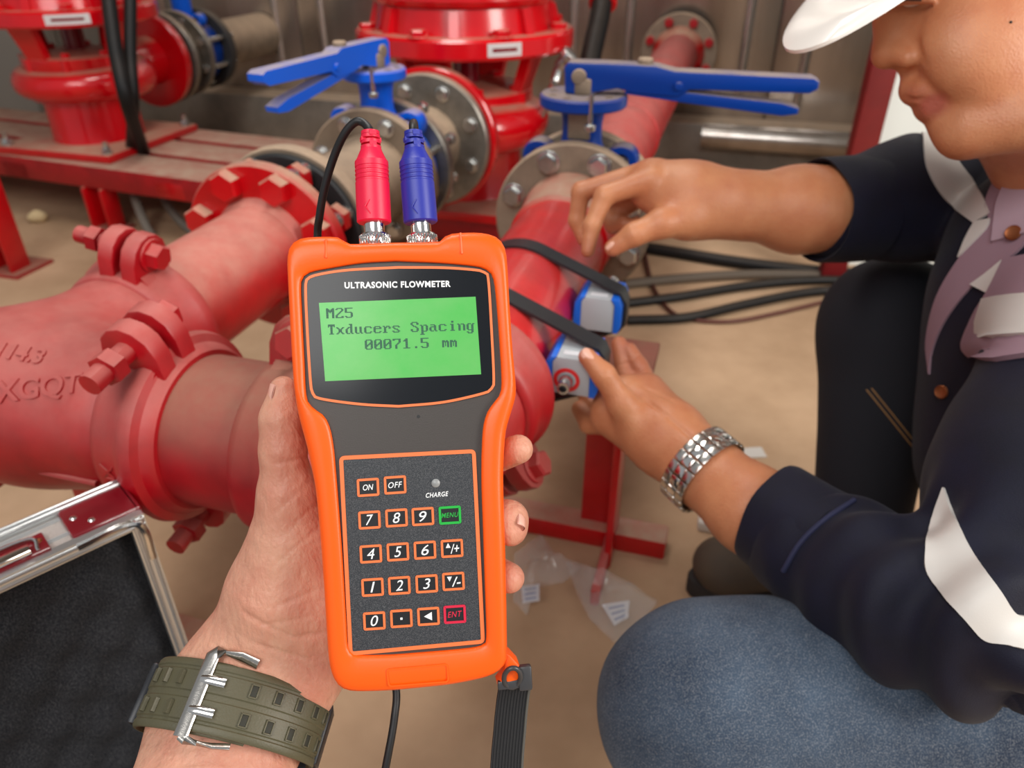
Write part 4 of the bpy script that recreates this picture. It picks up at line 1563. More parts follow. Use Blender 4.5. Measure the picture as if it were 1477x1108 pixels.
def plug(px, mat, lab, cord, cat='cable'):
    a, b = DW(D3(px[0], px[1], -0.013)), DW(D3(px[2], px[3], -0.013))
    ax = (b - a).normalized()
    L = (b - a).length
    k = 0.373 / FPX
    root = thing('signal_cable', lab, cat, a + ax * 0.004, 'signal cables plugged into the meter')
    u = L / 158.0

    def y(py):
        return (348 - py) * u
    MB().lathe(a, ax, [(0, y(341)), (14 * k, y(341)), (14.5 * k, y(339)), (14.5 * k, y(318)), (0, y(318))], 36).build('metal_sleeve', CHROME, root)
    pr = [(0, y(322)), (22.5 * k, y(322)), (24.5 * k, y(320)), (24.5 * k, y(292))]
    for g in (262, 256, 250, 244):
        pr += [(24.2 * k, y(g + 2)), (23.2 * k, y(g + 1.2)), (23.2 * k, y(g - 1.2)), (24 * k, y(g - 2))]
    pr += [(23.8 * k, y(234)), (21 * k, y(230)), (16 * k, y(219)), (15 * k, y(216)), (0, y(216))]
    MB().lathe(a, ax, pr, 44).build('plug_body', mat, root, smooth=30)
    m = MB()
    f, b_, c_ = frame(ax, DZ)
    m.lathe(a, ax, [(0, y(217)), (9 * k, y(217)), (8.2 * k, y(191)), (0, y(191))], 24)
    for i, yy in enumerate((214, 206, 198, 192.5)):
        r = (14.6 - i * 0.5) * k
        m.lathe(a, ax, [(6 * k, y(yy + 2.6)), (r, y(yy + 2.4)), (r, y(yy - 2.4)), (6 * k, y(yy - 2.6))], 30, closed=True)
    for i in range(3):
        for s in (0, 1):
            an = (i % 2) * math.pi / 2 + s * math.pi + 0.3
            q = a + ax * y((210, 202, 195)[i]) + (b_ * math.cos(an) + c_ * math.sin(an)) * (11 * k)
            m.box(q, (3.4 * k, 3 * k, 5 * k), (b_ * math.cos(an) + c_ * math.sin(an), ax, ax.cross(b_ * math.cos(an) + c_ * math.sin(an))))
    m.build('strain_relief', mat, root, smooth=30)
    pts = [a + ax * y(205), a + ax * y(190)] + [P(*q) for q in cord]
    MB().tube(catmull(pts, 10), 0.0021, 14).build('cord', CBLK, root)
    # moulded arrow mark
    q = a + ax * y(300) - b_ * 0 + f * 0
    face = b_ if b_.dot(CAM - a) > 0 else -b_
    o = a + ax * y(303) + face * (24.35 * k)
    s_ = -ax.cross(face)
    for d1, d2 in (((0.0, 0.0035), (0.003, 0.0)), ((0.003, 0.0), (0.0, -0.0035))):
        p1 = o + s_ * (d1[0] * 0.8 + 0.0012) + ax * d1[1]
        p2 = o + s_ * (d2[0] * 0.8 + 0.0012) + ax * d2[1]
        MB().tube([p1, p2], 0.00028, 6).build('arrow_mark', mat, root)
    return root


CBLK = M('cable_black', (20, 20, 22), 0.45)
plug((541, 348, 534, 190), M('plug_red', (226, 14, 62), 0.42, bump=0.02, bscale=900), 'signal cable with the crimson red plug, its black cord looping left',
     [(525, 178, 0.374), (513, 176, 0.375), (497, 193, 0.378), (481, 228, 0.384), (468, 272, 0.39), (461, 312, 0.396), (458, 350, 0.403), (462, 480, 0.408), (500, 700, 0.41), (548, 900, 0.41), (570, 985, 0.41), (569, 1035, 0.405), (553, 1125, 0.4), (520, 1300, 0.4), (480, 1500, 0.41)])
plug((609, 348, 596, 190), M('plug_blue', (34, 44, 152), 0.42, bump=0.02, bscale=900), 'signal cable with the dark blue plug, its cord bending away behind',
     [(595.5, 181, 0.378), (597, 178, 0.388), (599, 196, 0.4), (601, 250, 0.408), (603, 345, 0.41), (604, 450, 0.408), (600, 560, 0.405)])

# wrist lanyard hanging from the lug
WEB = M('webbing', (26, 26, 28), 0.75, bump=0.2, bscale=1600)
PLS = M('dark_plastic', (58, 58, 60), 0.35)
lan = thing('wrist_lanyard', 'black ribbed webbing lanyard hanging from the orange lug', 'lanyard', P(740, 985, 0.378))
pth = catmull([P(742, 984, 0.379), P(738, 1010, 0.381), P(734, 1050, 0.38), P(729, 1130, 0.376), P(735, 1260, 0.372)], 8)
side = (DX * 1.0 + FW * 0.1).normalized()
m = MB().tube(pth, 1.0, 4, flat=(0.011, 0.0012), up=side)
m.build('webbing', WEB, lan)
for i in range(9):
    m = MB().tube([p + side * ((i - 4) * 0.0016) - FW * 0.0008 for p in pth], 0.0006, 6)
    m.build('rib', WEB, lan)
m = MB().tube([p + side * 0.0085 - FW * 0.0012 + V((0, 0, 0.0)) for p in pth], 0.0007, 6)
m.build('edge_binding', M('edge_grey', (80, 78, 72), 0.8), lan)
c_ = P(739, 978, 0.3735)
ring = [c_ + (DX * math.cos(a) * 0.0042 + (DY * 0.9 + DZ * 0.45) * math.sin(a) * 0.0068) for a in [2 * math.pi * k / 24 for k in range(24)]]
MB().tube(ring, 0.0013, 10, closed=True).build('ring', PLS, lan)
MB().rbox(P(742, 986, 0.3765), (0.0085, 0.0022, 0.0016), (DX, DY, DZ), 0.0007).build('clip_bar', PLS, lan)
MB().rbox(P(757, 977, 0.377), (0.0034, 0.0062, 0.0024), (DX, DY, DZ), 0.001).build('clip_tab', PLS, lan)

# ------------------------------------------------------------------ the photographer's hand
SKIN1 = M('skin_palm', (212, 160, 134), 0.48, rgb2=(194, 128, 106), vscale=42, bump=0.8, bscale=190, sss=0.12, spec=0.35, stretch=(1, 1, 0.55))
NAIL = M('nail', (226, 170, 152), 0.28, coat=0.3)


def px_r(r, d):
    return r * d / FPX


def nail(c, nrm, along, w, l, root, parent=None, mat=NAIL):
    nrm = V(nrm).normalized()
    al = (V(along) - nrm * V(along).dot(nrm)).normalized()
    sd = nrm.cross(al)
    vs, fs = [], []
    N = 8
    for lay in (0, 1):
        for i in range(N + 1):
            for j in range(N + 1):
                u, v = (i / N - 0.5) * 2, (j / N - 0.5) * 2
                uu = u * math.sqrt(max(0, 1 - 0.45 * v * v)) if abs(v) > 0.2 else u
                vs.append(V(c) + sd * (uu * w / 2) + al * (v * l / 2 * math.sqrt(max(0, 1 - 0.25 * u * u))) - nrm * (0.26 * w * u * u + 0.05 * l * v * v + lay * 0.0006))
    M_ = (N + 1) ** 2
    for i in range(N):
        for j in range(N):
            a = i * (N + 1) + j
            fs.append((a, a + 1, a + N + 2, a + N + 1))
            fs.append((M_ + a, M_ + a + N + 1, M_ + a + N + 2, M_ + a + 1))
    return MB().add(vs, fs).build('nail', mat, root, parent, smooth=0, fix=False)


ph = thing('person', 'left hand and forearm in front holding the orange meter', 'person', P(330, 1060, 0.4))
lo3 = [min(P(x, y, d)[i] for x in (170, 800) for y in (505, 1400) for d in (0.34, 0.47)) for i in range(3)]
hi3 = [max(P(x, y, d)[i] for x in (170, 800) for y in (505, 1400) for d in (0.34, 0.47)) for i in range(3)]
far_ = P(337, 1030, 0.402) - (P(385, 960, 0.408) - P(320, 1140, 0.373)).normalized() * 0.3
lo3 = [min(lo3[i], far_[i] - 0.07) for i in range(3)]
hi3 = [max(hi3[i], far_[i] + 0.07) for i in range(3)]
Fh = Field(lo3, hi3, 0.0013)


def pc(F, a, b, ra, rb, k=0.006, flat=None):
    F.cone(P(*a), P(*b), px_r(ra, a[2]), px_r(rb, b[2]), k, flat)


# forearm and wrist
WA = (P(385, 960, 0.408) - P(320, 1140, 0.373)).normalized()
WC = P(337, 1030, 0.402)
Fh.cone(P(378, 985, 0.408), WC, 0.0335, 0.0345, 0.02, (FW, 0.62))
Fh.cone(WC, WC - WA * 0.09, 0.0345, 0.042, 0.02, (FW, 0.66))
Fh.cone(WC - WA * 0.09, WC - WA * 0.3, 0.041, 0.05, 0.02, (FW, 0.75))
# thenar, heel and palm
pc(Fh, (390, 940, 0.41), (408, 850, 0.403), 80, 68, 0.02, (FW, 0.7))
pc(Fh, (408, 850, 0.402), (420, 780, 0.398), 68, 52, 0.016)
pc(Fh, (420, 780, 0.398), (416, 715, 0.391), 50, 39, 0.012)
pc(Fh, (416, 715, 0.391), (408, 650, 0.386), 38, 29, 0.01)
pc(Fh, (408, 650, 0.386), (405, 605, 0.385), 29.5, 27.5, 0.008)
pc(Fh, (405, 605, 0.385), (409, 563, 0.386), 27.5, 21, 0.006)
pc(Fh, (452, 936, 0.416), (470, 880, 0.418), 46, 56, 0.02)
pc(Fh, (470, 880, 0.42), (590, 760, 0.43), 60, 66, 0.02)
pc(Fh, (440, 850, 0.418), (520, 700, 0.428), 66, 58, 0.02)
pc(Fh, (520, 700, 0.428), (600, 790, 0.43), 56, 50, 0.02)
# fingers wrapping round behind the meter to the right edge
for fa, fb2, fc, ra, rb, rc in (((540, 660, 0.43), (690, 668, 0.414), (748, 648, 0.384), 30, 25, 21.5),
                               ((560, 720, 0.432), (690, 738, 0.415), (734, 750, 0.383), 32, 28, 27),
                               ((580, 790, 0.432), (690, 815, 0.415), (735, 834, 0.384), 30, 26, 22)):
    pc(Fh, fa, fb2, ra, rb, 0.006)
    pc(Fh, fb2, fc, rb, rc, 0.005)
pc(Fh, (734, 750, 0.383), (737, 765, 0.382), 26, 23, 0.004)
pc(Fh, (570, 850, 0.43), (670, 880, 0.42), 26, 21, 0.006)


def skin_disp(v):
    out = np.zeros(len(v))
    a = np.array(P(385, 975, 0.385))
    # creases of the thumb ball and the wrist
    for (p, q, w, dep) in (((398, 668, .38), (440, 662, .375), 0.0011, 0.0009), ((392, 745, .378), (440, 700, .375), 0.001, 0.0005), ((400, 780, .376), (452, 730, .375), 0.001, 0.0005),
                           ((395, 815, .376), (462, 760, .378), 0.001, 0.0006), ((345, 880, .378), (420, 925, .376), 0.0014, 0.0009), ((420, 925, .376), (470, 915, .385), 0.0014, 0.0009),
                           ((350, 925, .378), (440, 965, .376), 0.0013, 0.0009), ((390, 880, .372), (468, 850, .38), 0.0012, 0.0006), ((370, 905, .375), (455, 890, .38), 0.0011, 0.0006),
                           ((420, 945, .38), (470, 985, .395), 0.0013, 0.0009)):
        A, B = np.array(P(*p)), np.array(P(*q))
        ab = B - A
        # distance to the crease measured across the view
        fw = np.array(FW)
        rel = v - A
        rel = rel - np.outer(rel @ fw, fw)
        ab2 = ab - fw * (ab @ fw)
        t = np.clip(rel @ ab2 / (ab2 @ ab2), 0, 1)
        d = np.linalg.norm(rel - np.outer(t, ab2), axis=1)
        near = ((v - np.array(CAM)) @ fw) < 0.41
        out -= dep * np.exp(-(d / w) ** 2) * near * np.sin(np.pi * np.clip(t, 0.02, 0.98)) ** 0.5
    return out


_, hv_, hf_ = net_object('body', [Fh], SKIN1, ph, relax=3, disp=skin_disp)
handt = BVHTree.FromPolygons([V(v) for v in hv_], [tuple(int(i) for i in f) for f in hf_])
hit = handt.ray_cast(P(340, 571, 0.3835), RT)
nail(hit[0] + RT * 0.0007 - FW * 0.0002 - UP * 0.0015, -RT - FW * 0.1 + UP * 0.06, UP - RT * 0.06, 0.0125, 0.0165, ph)
nail(P(757.5, 750, 0.377), RT * 1.0 - FW * 0.1 + UP * 0.2, RT * -0.2 + UP * -0.5 - FW * 0.5, 0.009, 0.01, ph)

# ------------------------------------------------------------------ olive wristwatch, strap side to the camera
OLIVE = M('olive_resin', (80, 76, 55), 0.48, bump=0.1, bscale=900)
OLIVED = M('olive_hole', (38, 38, 28), 0.7)
WA = (P(385, 960, 0.408) - P(320, 1140, 0.373)).normalized()
WB = (RT + UP * -0.33)
WB = (WB - WA * WB.dot(WA)).normalized()
WN = WB.cross(WA)
if WN.dot(FW) > 0:
    WN = -WN
WC = P(337, 1030, 0.4)
wa, wb = 0.0455, 0.034
wat = thing('wristwatch', 'olive green resin watch strap with a steel buckle on the near wrist', 'watch', WC)


def wp(th, w, off=0.0):
    r = WB * (math.cos(th) * wa) + WN * (math.sin(th) * wb)
    nn = (WB * (math.cos(th) / wa) + WN * (math.sin(th) / wb)).normalized()
    return WC + r + WA * w + nn * off, nn, (WB * (-math.sin(th) * wa) + WN * (math.cos(th) * wb)).normalized()


def band(t0, t1, hw, offs, name, base=0.0, n=48):
    """strap with a raised profile across its width"""
    mb = MB()
    K = len(offs)
    for i in range(n + 1):
        th = t0 + (t1 - t0) * i / n
        for u, o in offs:
            mb.v.append(wp(th, u * hw, o + base)[0])
        mb.v.append(wp(th, hw, base - 0.0014)[0])
        mb.v.append(wp(th, -hw, base - 0.0014)[0])
    m = K + 2
    for i in range(n):
        for k in range(m):
            l = (k + 1) % m
            mb.f.append((i * m + k, i * m + l, (i + 1) * m + l, (i + 1) * m + k))
    mb.f.append(tuple(range(m)))
    mb.f.append(tuple(n * m + k for k in range(m)))
    return mb.build(name, OLIVE, wat, smooth=35)


prof = [(-1, 0.0), (-0.93, 0.0008), (-0.8, 0.0009), (-0.76, 0.0004), (-0.7, 0.0004), (-0.66, 0.001), (-0.12, 0.001), (-0.08, 0.0004), (0.08, 0.0004), (0.12, 0.001), (0.66, 0.001), (0.7, 0.0004), (0.76, 0.0004), (0.8, 0.0009), (0.93, 0.0008), (1, 0.0)]
HW = 0.0172
under = band(math.radians(70), math.radians(200), HW, prof, 'strap')
over = band(math.radians(-20), math.radians(108), HW * 0.95, prof, 'strap', 0.0026)
for i in range(3):
    th = math.radians(124 + i * 13)
    for s in (-1, 1):
        p, nn, tt = wp(th, s * HW * 0.42, 0.0012)
        MB().prism([(-0.0018, 0), (0.0018, 0), (0.0018, 0.0008), (-0.0012, 0.0019)], p, tt, nn, tt.cross(nn), -0.0033, 0.0033).build('stud', OLIVE, wat, under)
for i in range(5):
    th = math.radians(75 - i * 15.5)
    for s in (-1, 1):
        p, nn, tt = wp(th, s * HW * 0.4, 0.0037)
        MB().rbox(p, (0.0015, 0.0026, 0.0005), (tt, WA, nn), 0.0002).build('hole', OLIVED, wat, over)
        m = MB()
        for q, hx, hy in ((tt * 0.0019, 0.0004, 0.0033), (tt * -0.0019, 0.0004, 0.0033), (WA * 0.003, 0.0023, 0.0004), (WA * -0.003, 0.0023, 0.0004)):
            m.rbox(p + q, (hx, hy, 0.0008), (tt, WA, nn), 0.0002)
        m.build('hole_rim', OLIVE, wat, over)
# buckle frame with two prongs
bp_, bn, bt = wp(math.radians(98), 0, 0.0042)


def bz(u, w, o=0.0):
    return wp(math.radians(98) + u, w, 0.0044 + o)[0]


loopb = []
for (u, w) in rrect([(-0.17, -HW * 1.12), (0.17, -HW * 1.12), (0.17, HW * 1.12), (-0.17, HW * 1.12)], 0.004 / 0.03 * 0.5, 6) if False else []:
    pass
ou = []
for u, w in ((0.14, -1.15), (0.14, -0.5), (0.14, 0.0), (0.14, 0.5), (0.14, 1.1), (0.1, 1.2), (0.0, 1.24), (-0.16, 1.2), (-0.34, 1.12)):
    ou.append(bz(u, HW * w))
MB().tube(ou, 1, 10, flat=(0.0036, 0.0013), up=[wp(math.radians(98) + 0.1, 0)[2]] * len(ou)).build('buckle', BRUSH, wat)
ou = [bz(0.14, -1.12 * HW), bz(0.08, -1.2 * HW), bz(-0.05, -1.22 * HW), bz(-0.2, -1.2 * HW), bz(-0.36, -1.12 * HW)]
MB().tube(ou, 1, 10, flat=(0.0022, 0.0012), up=[wp(math.radians(98), 0)[2]] * len(ou)).build('buckle', BRUSH, wat)
for s in (-1, 1):
    q = [bz(0.16, s * HW * 0.42, 0.0005), bz(0.04, s * HW * 0.42, 0.0014), bz(-0.1, s * HW * 0.42, 0.0008)]
    MB().tube(q, 1, 8, flat=(0.0022, 0.001), up=[WA] * 3).build('prong', CHROME, wat)
# watch case on the far side of the wrist, its edges showing left and right
MB().rbox(WC - WN * (wb - 0.001), (0.0445, 0.0225, 0.0065), (WB, WA, WN), 0.004).build('case', M('watch_case', (26, 28, 34), 0.35), wat)
for s in (-1, 1):
    MB().rbox(WC + WB * (s * 0.0478) - WN * 0.01, (0.0022, 0.0155, 0.013), (WB, WA, WN), 0.0015).build('case_lug', M('case_lug', (28, 30, 36), 0.4), wat)
# ------------------------------------------------------------------ the crouching worker
def skin_material(name, rgb, rgb2, lip):
    m = M(name, rgb, 0.42, rgb2=rgb2, vscale=26, bump=0.28, bscale=520, sss=0.12, spec=0.45)
    nt = m.node_tree
    b = nt.nodes['Principled BSDF']
    src = b.inputs['Base Color'].links[0].from_socket
    at = nt.nodes.new('ShaderNodeAttribute')
    at.attribute_name = 'tint'
    mx = nt.nodes.new('ShaderNodeMix')
    mx.data_type = 'RGBA'
    mx.inputs[7].default_value = lin(lip)
    nt.links.new(at.outputs['Fac'], mx.inputs[0])
    nt.links.new(src, mx.inputs[6])
    nt.links.new(mx.outputs[2], b.inputs['Base Color'])
    return m


SKIN2 = skin_material('skin_brown', (200, 136, 96), (184, 114, 78), (166, 80, 68))
NAVY = M('navy_cotton', (12, 13, 36), 0.68, var=0.25, vscale=30, bump=0.25, bscale=1400, sheen=0.05, spec=0.28)
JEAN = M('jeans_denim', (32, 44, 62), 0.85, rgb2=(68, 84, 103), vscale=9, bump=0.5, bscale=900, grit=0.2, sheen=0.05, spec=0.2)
JEAN_SHADED = M('shaded_denim', (13, 14, 24), 0.85, bump=0.4, bscale=900)  # far leg of the same jeans, with its shade put into the colour
MAUVE = M('mauve_cotton', (150, 120, 132), 0.8, bump=0.2, bscale=1200)
MAUVEL = M('light_mauve_cotton', (176, 150, 162), 0.8, bump=0.2, bscale=1200)
SILVER = M('reflective_tape', (205, 200, 194), 0.5, 0.0, bump=0.08, bscale=1500)
COPPER = M('copper', (150, 88, 54), 0.4, 0.8)
HATW = M('hat_white', (240, 232, 224), 0.28, coat=0.4)
HAIR = M('black_hair', (16, 14, 14), 0.5)

wk = thing('person', 'crouching worker in a navy and mauve work shirt and jeans', 'person', V((0.42, 0.72, 0.0)))


def bounds(pts, pad):
    q = [P(*p) for p in pts]
    return [min(v[i] for v in q) - pad for i in range(3)], [max(v[i] for v in q) + pad for i in range(3)]


AX3 = (RT, UP, FW)
# ---- head and neck
_lo, _hi = bounds([(1240, -330, 0.62), (1720, -300, 0.62), (820, 470, 0.80), (830, 800, 0.78), (815, 225, 0.82), (900, 280, 0.88), (1450, 50, 0.52), (1500, 50, 0.74), (1350, 960, 0.52), (1750, 950, 0.62), (1700, 950, 0.74), (1500, 500, 0.88)], 0.02)
_f0, _f1 = bounds([(1250, -20, 0.62), (1250, 230, 0.62), (1440, 100, 0.55), (820, 480, 0.80), (830, 640, 0.78), (820, 240, 0.82), (960, 340, 0.76)], 0.012)
Hd = Field(None, None, 0.0017, [graded(_lo[i], _hi[i], _f0[i], _f1[i], 0.0016 if i else 0.0017, 0.0042) for i in range(3)])
Hd.ell(P(1505, -70, 0.635), (0.103, 0.115, 0.076), AX3, 0.02)
Hd.ell(P(1436, 48, 0.625), (0.078, 0.086, 0.060), AX3, 0.014)
Hd.ell(P(1368, -36, 0.622), (0.036, 0.022, 0.048), AX3, 0.016)
Hd.ell(P(1425, 62, 0.588), (0.052, 0.05, 0.03), AX3, 0.02)
Hd.ell(P(1463, 118, 0.625), (0.066, 0.062, 0.056), AX3, 0.014)
Hd.cone(P(1392, 184, 0.622), P(1388, 190, 0.612), 0.0165, 0.0165, 0.014)
Hd.cone(P(1396, 188, 0.606), P(1520, 172, 0.578), 0.02, 0.024, 0.02)
Hd.cone(P(1500, 140, 0.64), P(1600, 340, 0.70), 0.058, 0.062, 0.02)
# nose
Hd.cone(P(1288, -30, 0.622), P(1280, 30, 0.62), 0.0085, 0.0095, 0.01)
Hd.cone(P(1280, 30, 0.62), P(1277, 77, 0.62), 0.0095, 0.0108, 0.008)
Hd.cone(P(1280, 80, 0.62), P(1312, 84, 0.62), 0.0095, 0.0085, 0.006)
Hd.cone(P(1298, 80, 0.609), P(1309, 85, 0.604), 0.0072, 0.0068, 0.006)
Hd.ell(P(1368, 128, 0.617), (0.024, 0.036, 0.015), AX3, 0.016)
Hd.cone(P(1300, 78, 0.636), P(1308, 84, 0.638), 0.0078, 0.007, 0.004)
Hd.cone(P(1321, 62, 0.594), P(1330, 94, 0.588), 0.0012, 0.0012, 0.006, mode='sub')
Hd.ell(P(1327, 36, 0.613), (0.02, 0.032, 0.015), AX3, 0.014)
# mouth
Hd.chain([P(1318, 104, 0.622), P(1320, 128, 0.622)], [0.0088, 0.0092], 0.01)
Hd.chain([P(1354, 143, 0.604), P(1332, 133, 0.61), P(1319, 130, 0.622), P(1332, 133, 0.636)], [0.005, 0.0082, 0.009, 0.008], 0.008)
Hd.chain([P(1357, 151, 0.604), P(1344, 157, 0.611), P(1336, 157, 0.622), P(1344, 157, 0.636)], [0.004, 0.0068, 0.008, 0.007], 0.006)
Hd.chain([P(1296, 141, 0.622), P(1328, 143.5, 0.607), P(1358, 148, 0.584)], [0.0012, 0.0013, 0.0011], 0.003)if False else None
Hd.cone(P(1298, 142, 0.622), P(1330, 144, 0.604), 0.0013, 0.0013, 0.003, mode='sub')
Hd.cone(P(1330, 144, 0.604), P(1354, 148.5, 0.592), 0.0013, 0.001, 0.003, mode='sub')
# eye and ear
Hd.ell(P(1314, -10, 0.59), (0.016, 0.011, 0.010), AX3, 0.008, 'sub')
Hd.cone(P(1292, 2, 0.594), P(1345, 0, 0.582), 0.0035, 0.003, 0.004)
Hd.cone(P(1290, -22, 0.594), P(1348, -18, 0.582), 0.004, 0.004, 0.004)
Hd.ell(P(1590, 10, 0.562), (0.018, 0.032, 0.007), AX3, 0.006)
# ---- left arm with the watch: forearm and hand
Al = Hd


def pcm(F, a, b, ra, rb, k=0.006, flat=None):
    F.cone(P(*a), P(*b), ra, rb, k, flat)


pcm(Al, (1180, 800, 0.63), (1085, 735, 0.665), 0.041, 0.038, 0.01)
pcm(Al, (1085, 735, 0.665), (1012, 675, 0.703), 0.038, 0.033, 0.012, (FW, 0.86))
pcm(Al, (1012, 675, 0.703), (962, 632, 0.73), 0.032, 0.034, 0.014, (FW, 0.82))
pcm(Al, (962, 632, 0.73), (905, 585, 0.765), 0.036, 0.032, 0.016, (FW, 0.7))
pcm(Al, (975, 615, 0.745), (935, 565, 0.775), 0.019, 0.019, 0.012)
pcm(Al, (925, 625, 0.745), (880, 600, 0.765), 0.021, 0.02, 0.012)
# thumb over the transducer face
pcm(Al, (930, 625, 0.735), (897, 582, 0.728), 0.02, 0.0145, 0.01)
pcm(Al, (897, 582, 0.728), (871, 541, 0.722), 0.0135, 0.0112, 0.006)
pcm(Al, (871, 541, 0.722), (847, 515, 0.722), 0.0112, 0.0088, 0.005)
# curled fingers behind it
for f in (((945, 575, 0.785), (922, 528, 0.80), (908, 505, 0.805), (0.0115, 0.0095, 0.0082)),
          ((928, 575, 0.785), (902, 540, 0.805), (893, 496, 0.81), (0.012, 0.0098, 0.0085)),
          ((895, 598, 0.785), (858, 590, 0.815), (842, 565, 0.83), (0.0125, 0.0105, 0.009)),
          ((885, 612, 0.775), (850, 612, 0.80), (836, 590, 0.82), (0.0125, 0.0105, 0.009))):
    pcm(Al, f[0], f[1], f[3][0], f[3][1], 0.005)
    pcm(Al, f[1], f[2], f[3][1], f[3][2], 0.003)
# ---- right arm reaching over
Ar = Hd
pcm(Ar, (1260, 300, 0.81), (1150, 303, 0.785), 0.047, 0.0445, 0.01)
pcm(Ar, (1150, 303, 0.785), (1062, 296, 0.775), 0.043, 0.0325, 0.012)
pcm(Ar, (1062, 296, 0.775), (1000, 290, 0.778), 0.0325, 0.037, 0.014, (FW, 0.8))
pcm(Ar, (1000, 288, 0.778), (945, 268, 0.79), 0.037, 0.029, 0.016, (FW, 0.75))
pcm(Ar, (985, 315, 0.765), (955, 322, 0.758), 0.019, 0.0155, 0.012)
pcm(Ar, (955, 322, 0.758), (915, 338, 0.757), 0.0145, 0.0118, 0.006)
pcm(Ar, (915, 338, 0.757), (884, 358, 0.765), 0.0116, 0.0088, 0.005)
for f in (((940, 258, 0.775), (872, 282, 0.78), (854, 325, 0.785), (848, 362, 0.787), (0.0125, 0.0105, 0.0092, 0.0074)),
          ((935, 248, 0.80), (838, 276, 0.815), (832, 318, 0.825), (842, 346, 0.828), (0.0125, 0.0102, 0.009, 0.0074)),
          ((930, 262, 0.82), (868, 296, 0.845), (885, 325, 0.84), (900, 322, 0.83), (0.012, 0.01, 0.009, 0.0078)),
          ((940, 275, 0.83), (890, 308, 0.845), (905, 330, 0.835), (918, 322, 0.825), (0.011, 0.0088, 0.008, 0.007))):
    for i in range(3):
        pcm(Ar, f[i], f[i + 1], f[4][i], f[4][i + 1], 0.004 if i else 0.007)
# hidden trunk so that head and arms belong to one body
Tr = Hd
Tr.cone(P(1600, 340, 0.70), P(1560, 700, 0.78), 0.07, 0.1, 0.03)
Tr.cone(P(1590, 430, 0.63), P(1400, 900, 0.53), 0.036, 0.03, 0.02)
Tr.cone(P(1400, 900, 0.53), P(1180, 800, 0.63), 0.03, 0.036, 0.02)
Tr.cone(P(1590, 430, 0.63), P(1420, 290, 0.83), 0.04, 0.036, 0.03)
Tr.cone(P(1420, 290, 0.83), P(1240, 300, 0.81), 0.036, 0.036, 0.02)


def creases(v, lines, dmax):
    """shallow grooves along lines on the side that faces the opening of the room"""
    fw = np.array(FW)
    out = np.zeros(len(v))
    dep_ = (v - np.array(CAM)) @ fw
    for (p, q, w, dep) in lines:
        A, B = np.array(P(*p)), np.array(P(*q))
        ab = B - A
        rel = v - A
        rel = rel - np.outer(rel @ fw, fw)
        ab = ab - fw * (ab @ fw)
        t = np.clip(rel @ ab / (ab @ ab), 0, 1)
        d = np.linalg.norm(rel - np.outer(t, ab), axis=1)
        out -= dep * np.exp(-(d / w) ** 2) * (dep_ < dmax) * np.sin(np.pi * np.clip(t, 0.03, 0.97)) ** 0.5
    return out


body, bv_, bf_ = net_object('body', [Hd], SKIN2, wk, relax=2, disp=lambda v: creases(v, (
    ((905, 562, .77), (945, 594, .75), 0.0022, 0.0022), ((945, 594, .75), (988, 632, .73), 0.0022, 0.0018), ((918, 556, .77), (962, 580, .76), 0.0018, 0.0014),
    ((908, 518, .8), (924, 512, .8), 0.0015, 0.0012), ((912, 537, .8), (930, 530, .8), 0.0015, 0.0012), ((893, 528, .8), (908, 522, .8), 0.0015, 0.0012),
    ((862, 532, .72), (878, 526, .72), 0.0013, 0.0006), ((868, 541, .72), (884, 536, .72), 0.0013, 0.0006),
    ((858, 276, .78), (874, 272, .78), 0.0012, 0.0006), ((908, 328, .76), (916, 348, .76), 0.0012, 0.0006)), 0.86))


def seg_d(v, pts):
    best = np.full(len(v), 9.0)
    for a, b in zip(pts, pts[1:]):
        A, B = np.array(P(*a)), np.array(P(*b))
        ab = B - A
        t = np.clip((v - A) @ ab / (ab @ ab), 0, 1)
        best = np.minimum(best, np.linalg.norm(v - A - np.outer(t, ab), axis=1))
    return best


dl = seg_d(bv_, [(1352, 152, 0.596), (1340, 157, 0.608), (1334, 157, 0.622), (1340, 157, 0.638)])
du = seg_d(bv_, [(1348, 145, 0.596), (1326, 138, 0.604), (1316, 138, 0.622)])
tint = np.clip(1.6 - dl / 0.0075, 0, 1) * 0.75 + np.clip(1.4 - du / 0.0085, 0, 1) * 0.4
dp = seg_d(bv_, [(915, 505, 0.80), (930, 560, 0.775), (985, 612, 0.735)])
tint += np.clip(1.5 - dp / 0.02, 0, 1) * 0.3
for tip in ((847, 515, 0.722), (848, 362, 0.787), (884, 358, 0.765), (842, 346, 0.828), (900, 500, 0.81)):
    tint += np.clip(1.3 - np.linalg.norm(bv_ - np.array(P(*tip)), axis=1) / 0.013, 0, 1) * 0.35
att = body.data.attributes.new('tint', 'FLOAT', 'POINT')
att.data.foreach_set('value', np.clip(tint, 0, 0.85).astype(np.float32))

bodyt = BVHTree.FromPolygons([V(v) for v in bv_], [tuple(int(i) for i in f) for f in bf_])
NAILB = M('nail_worker', (226, 172, 150), 0.3, coat=0.3)


def on_body(px, py, tree, lift=0.0):
    h = tree.ray_cast(CAM, ray(px, py).normalized())
    if h[0] is None:
        return None, None
    return h[0] + h[1] * lift, h[1]


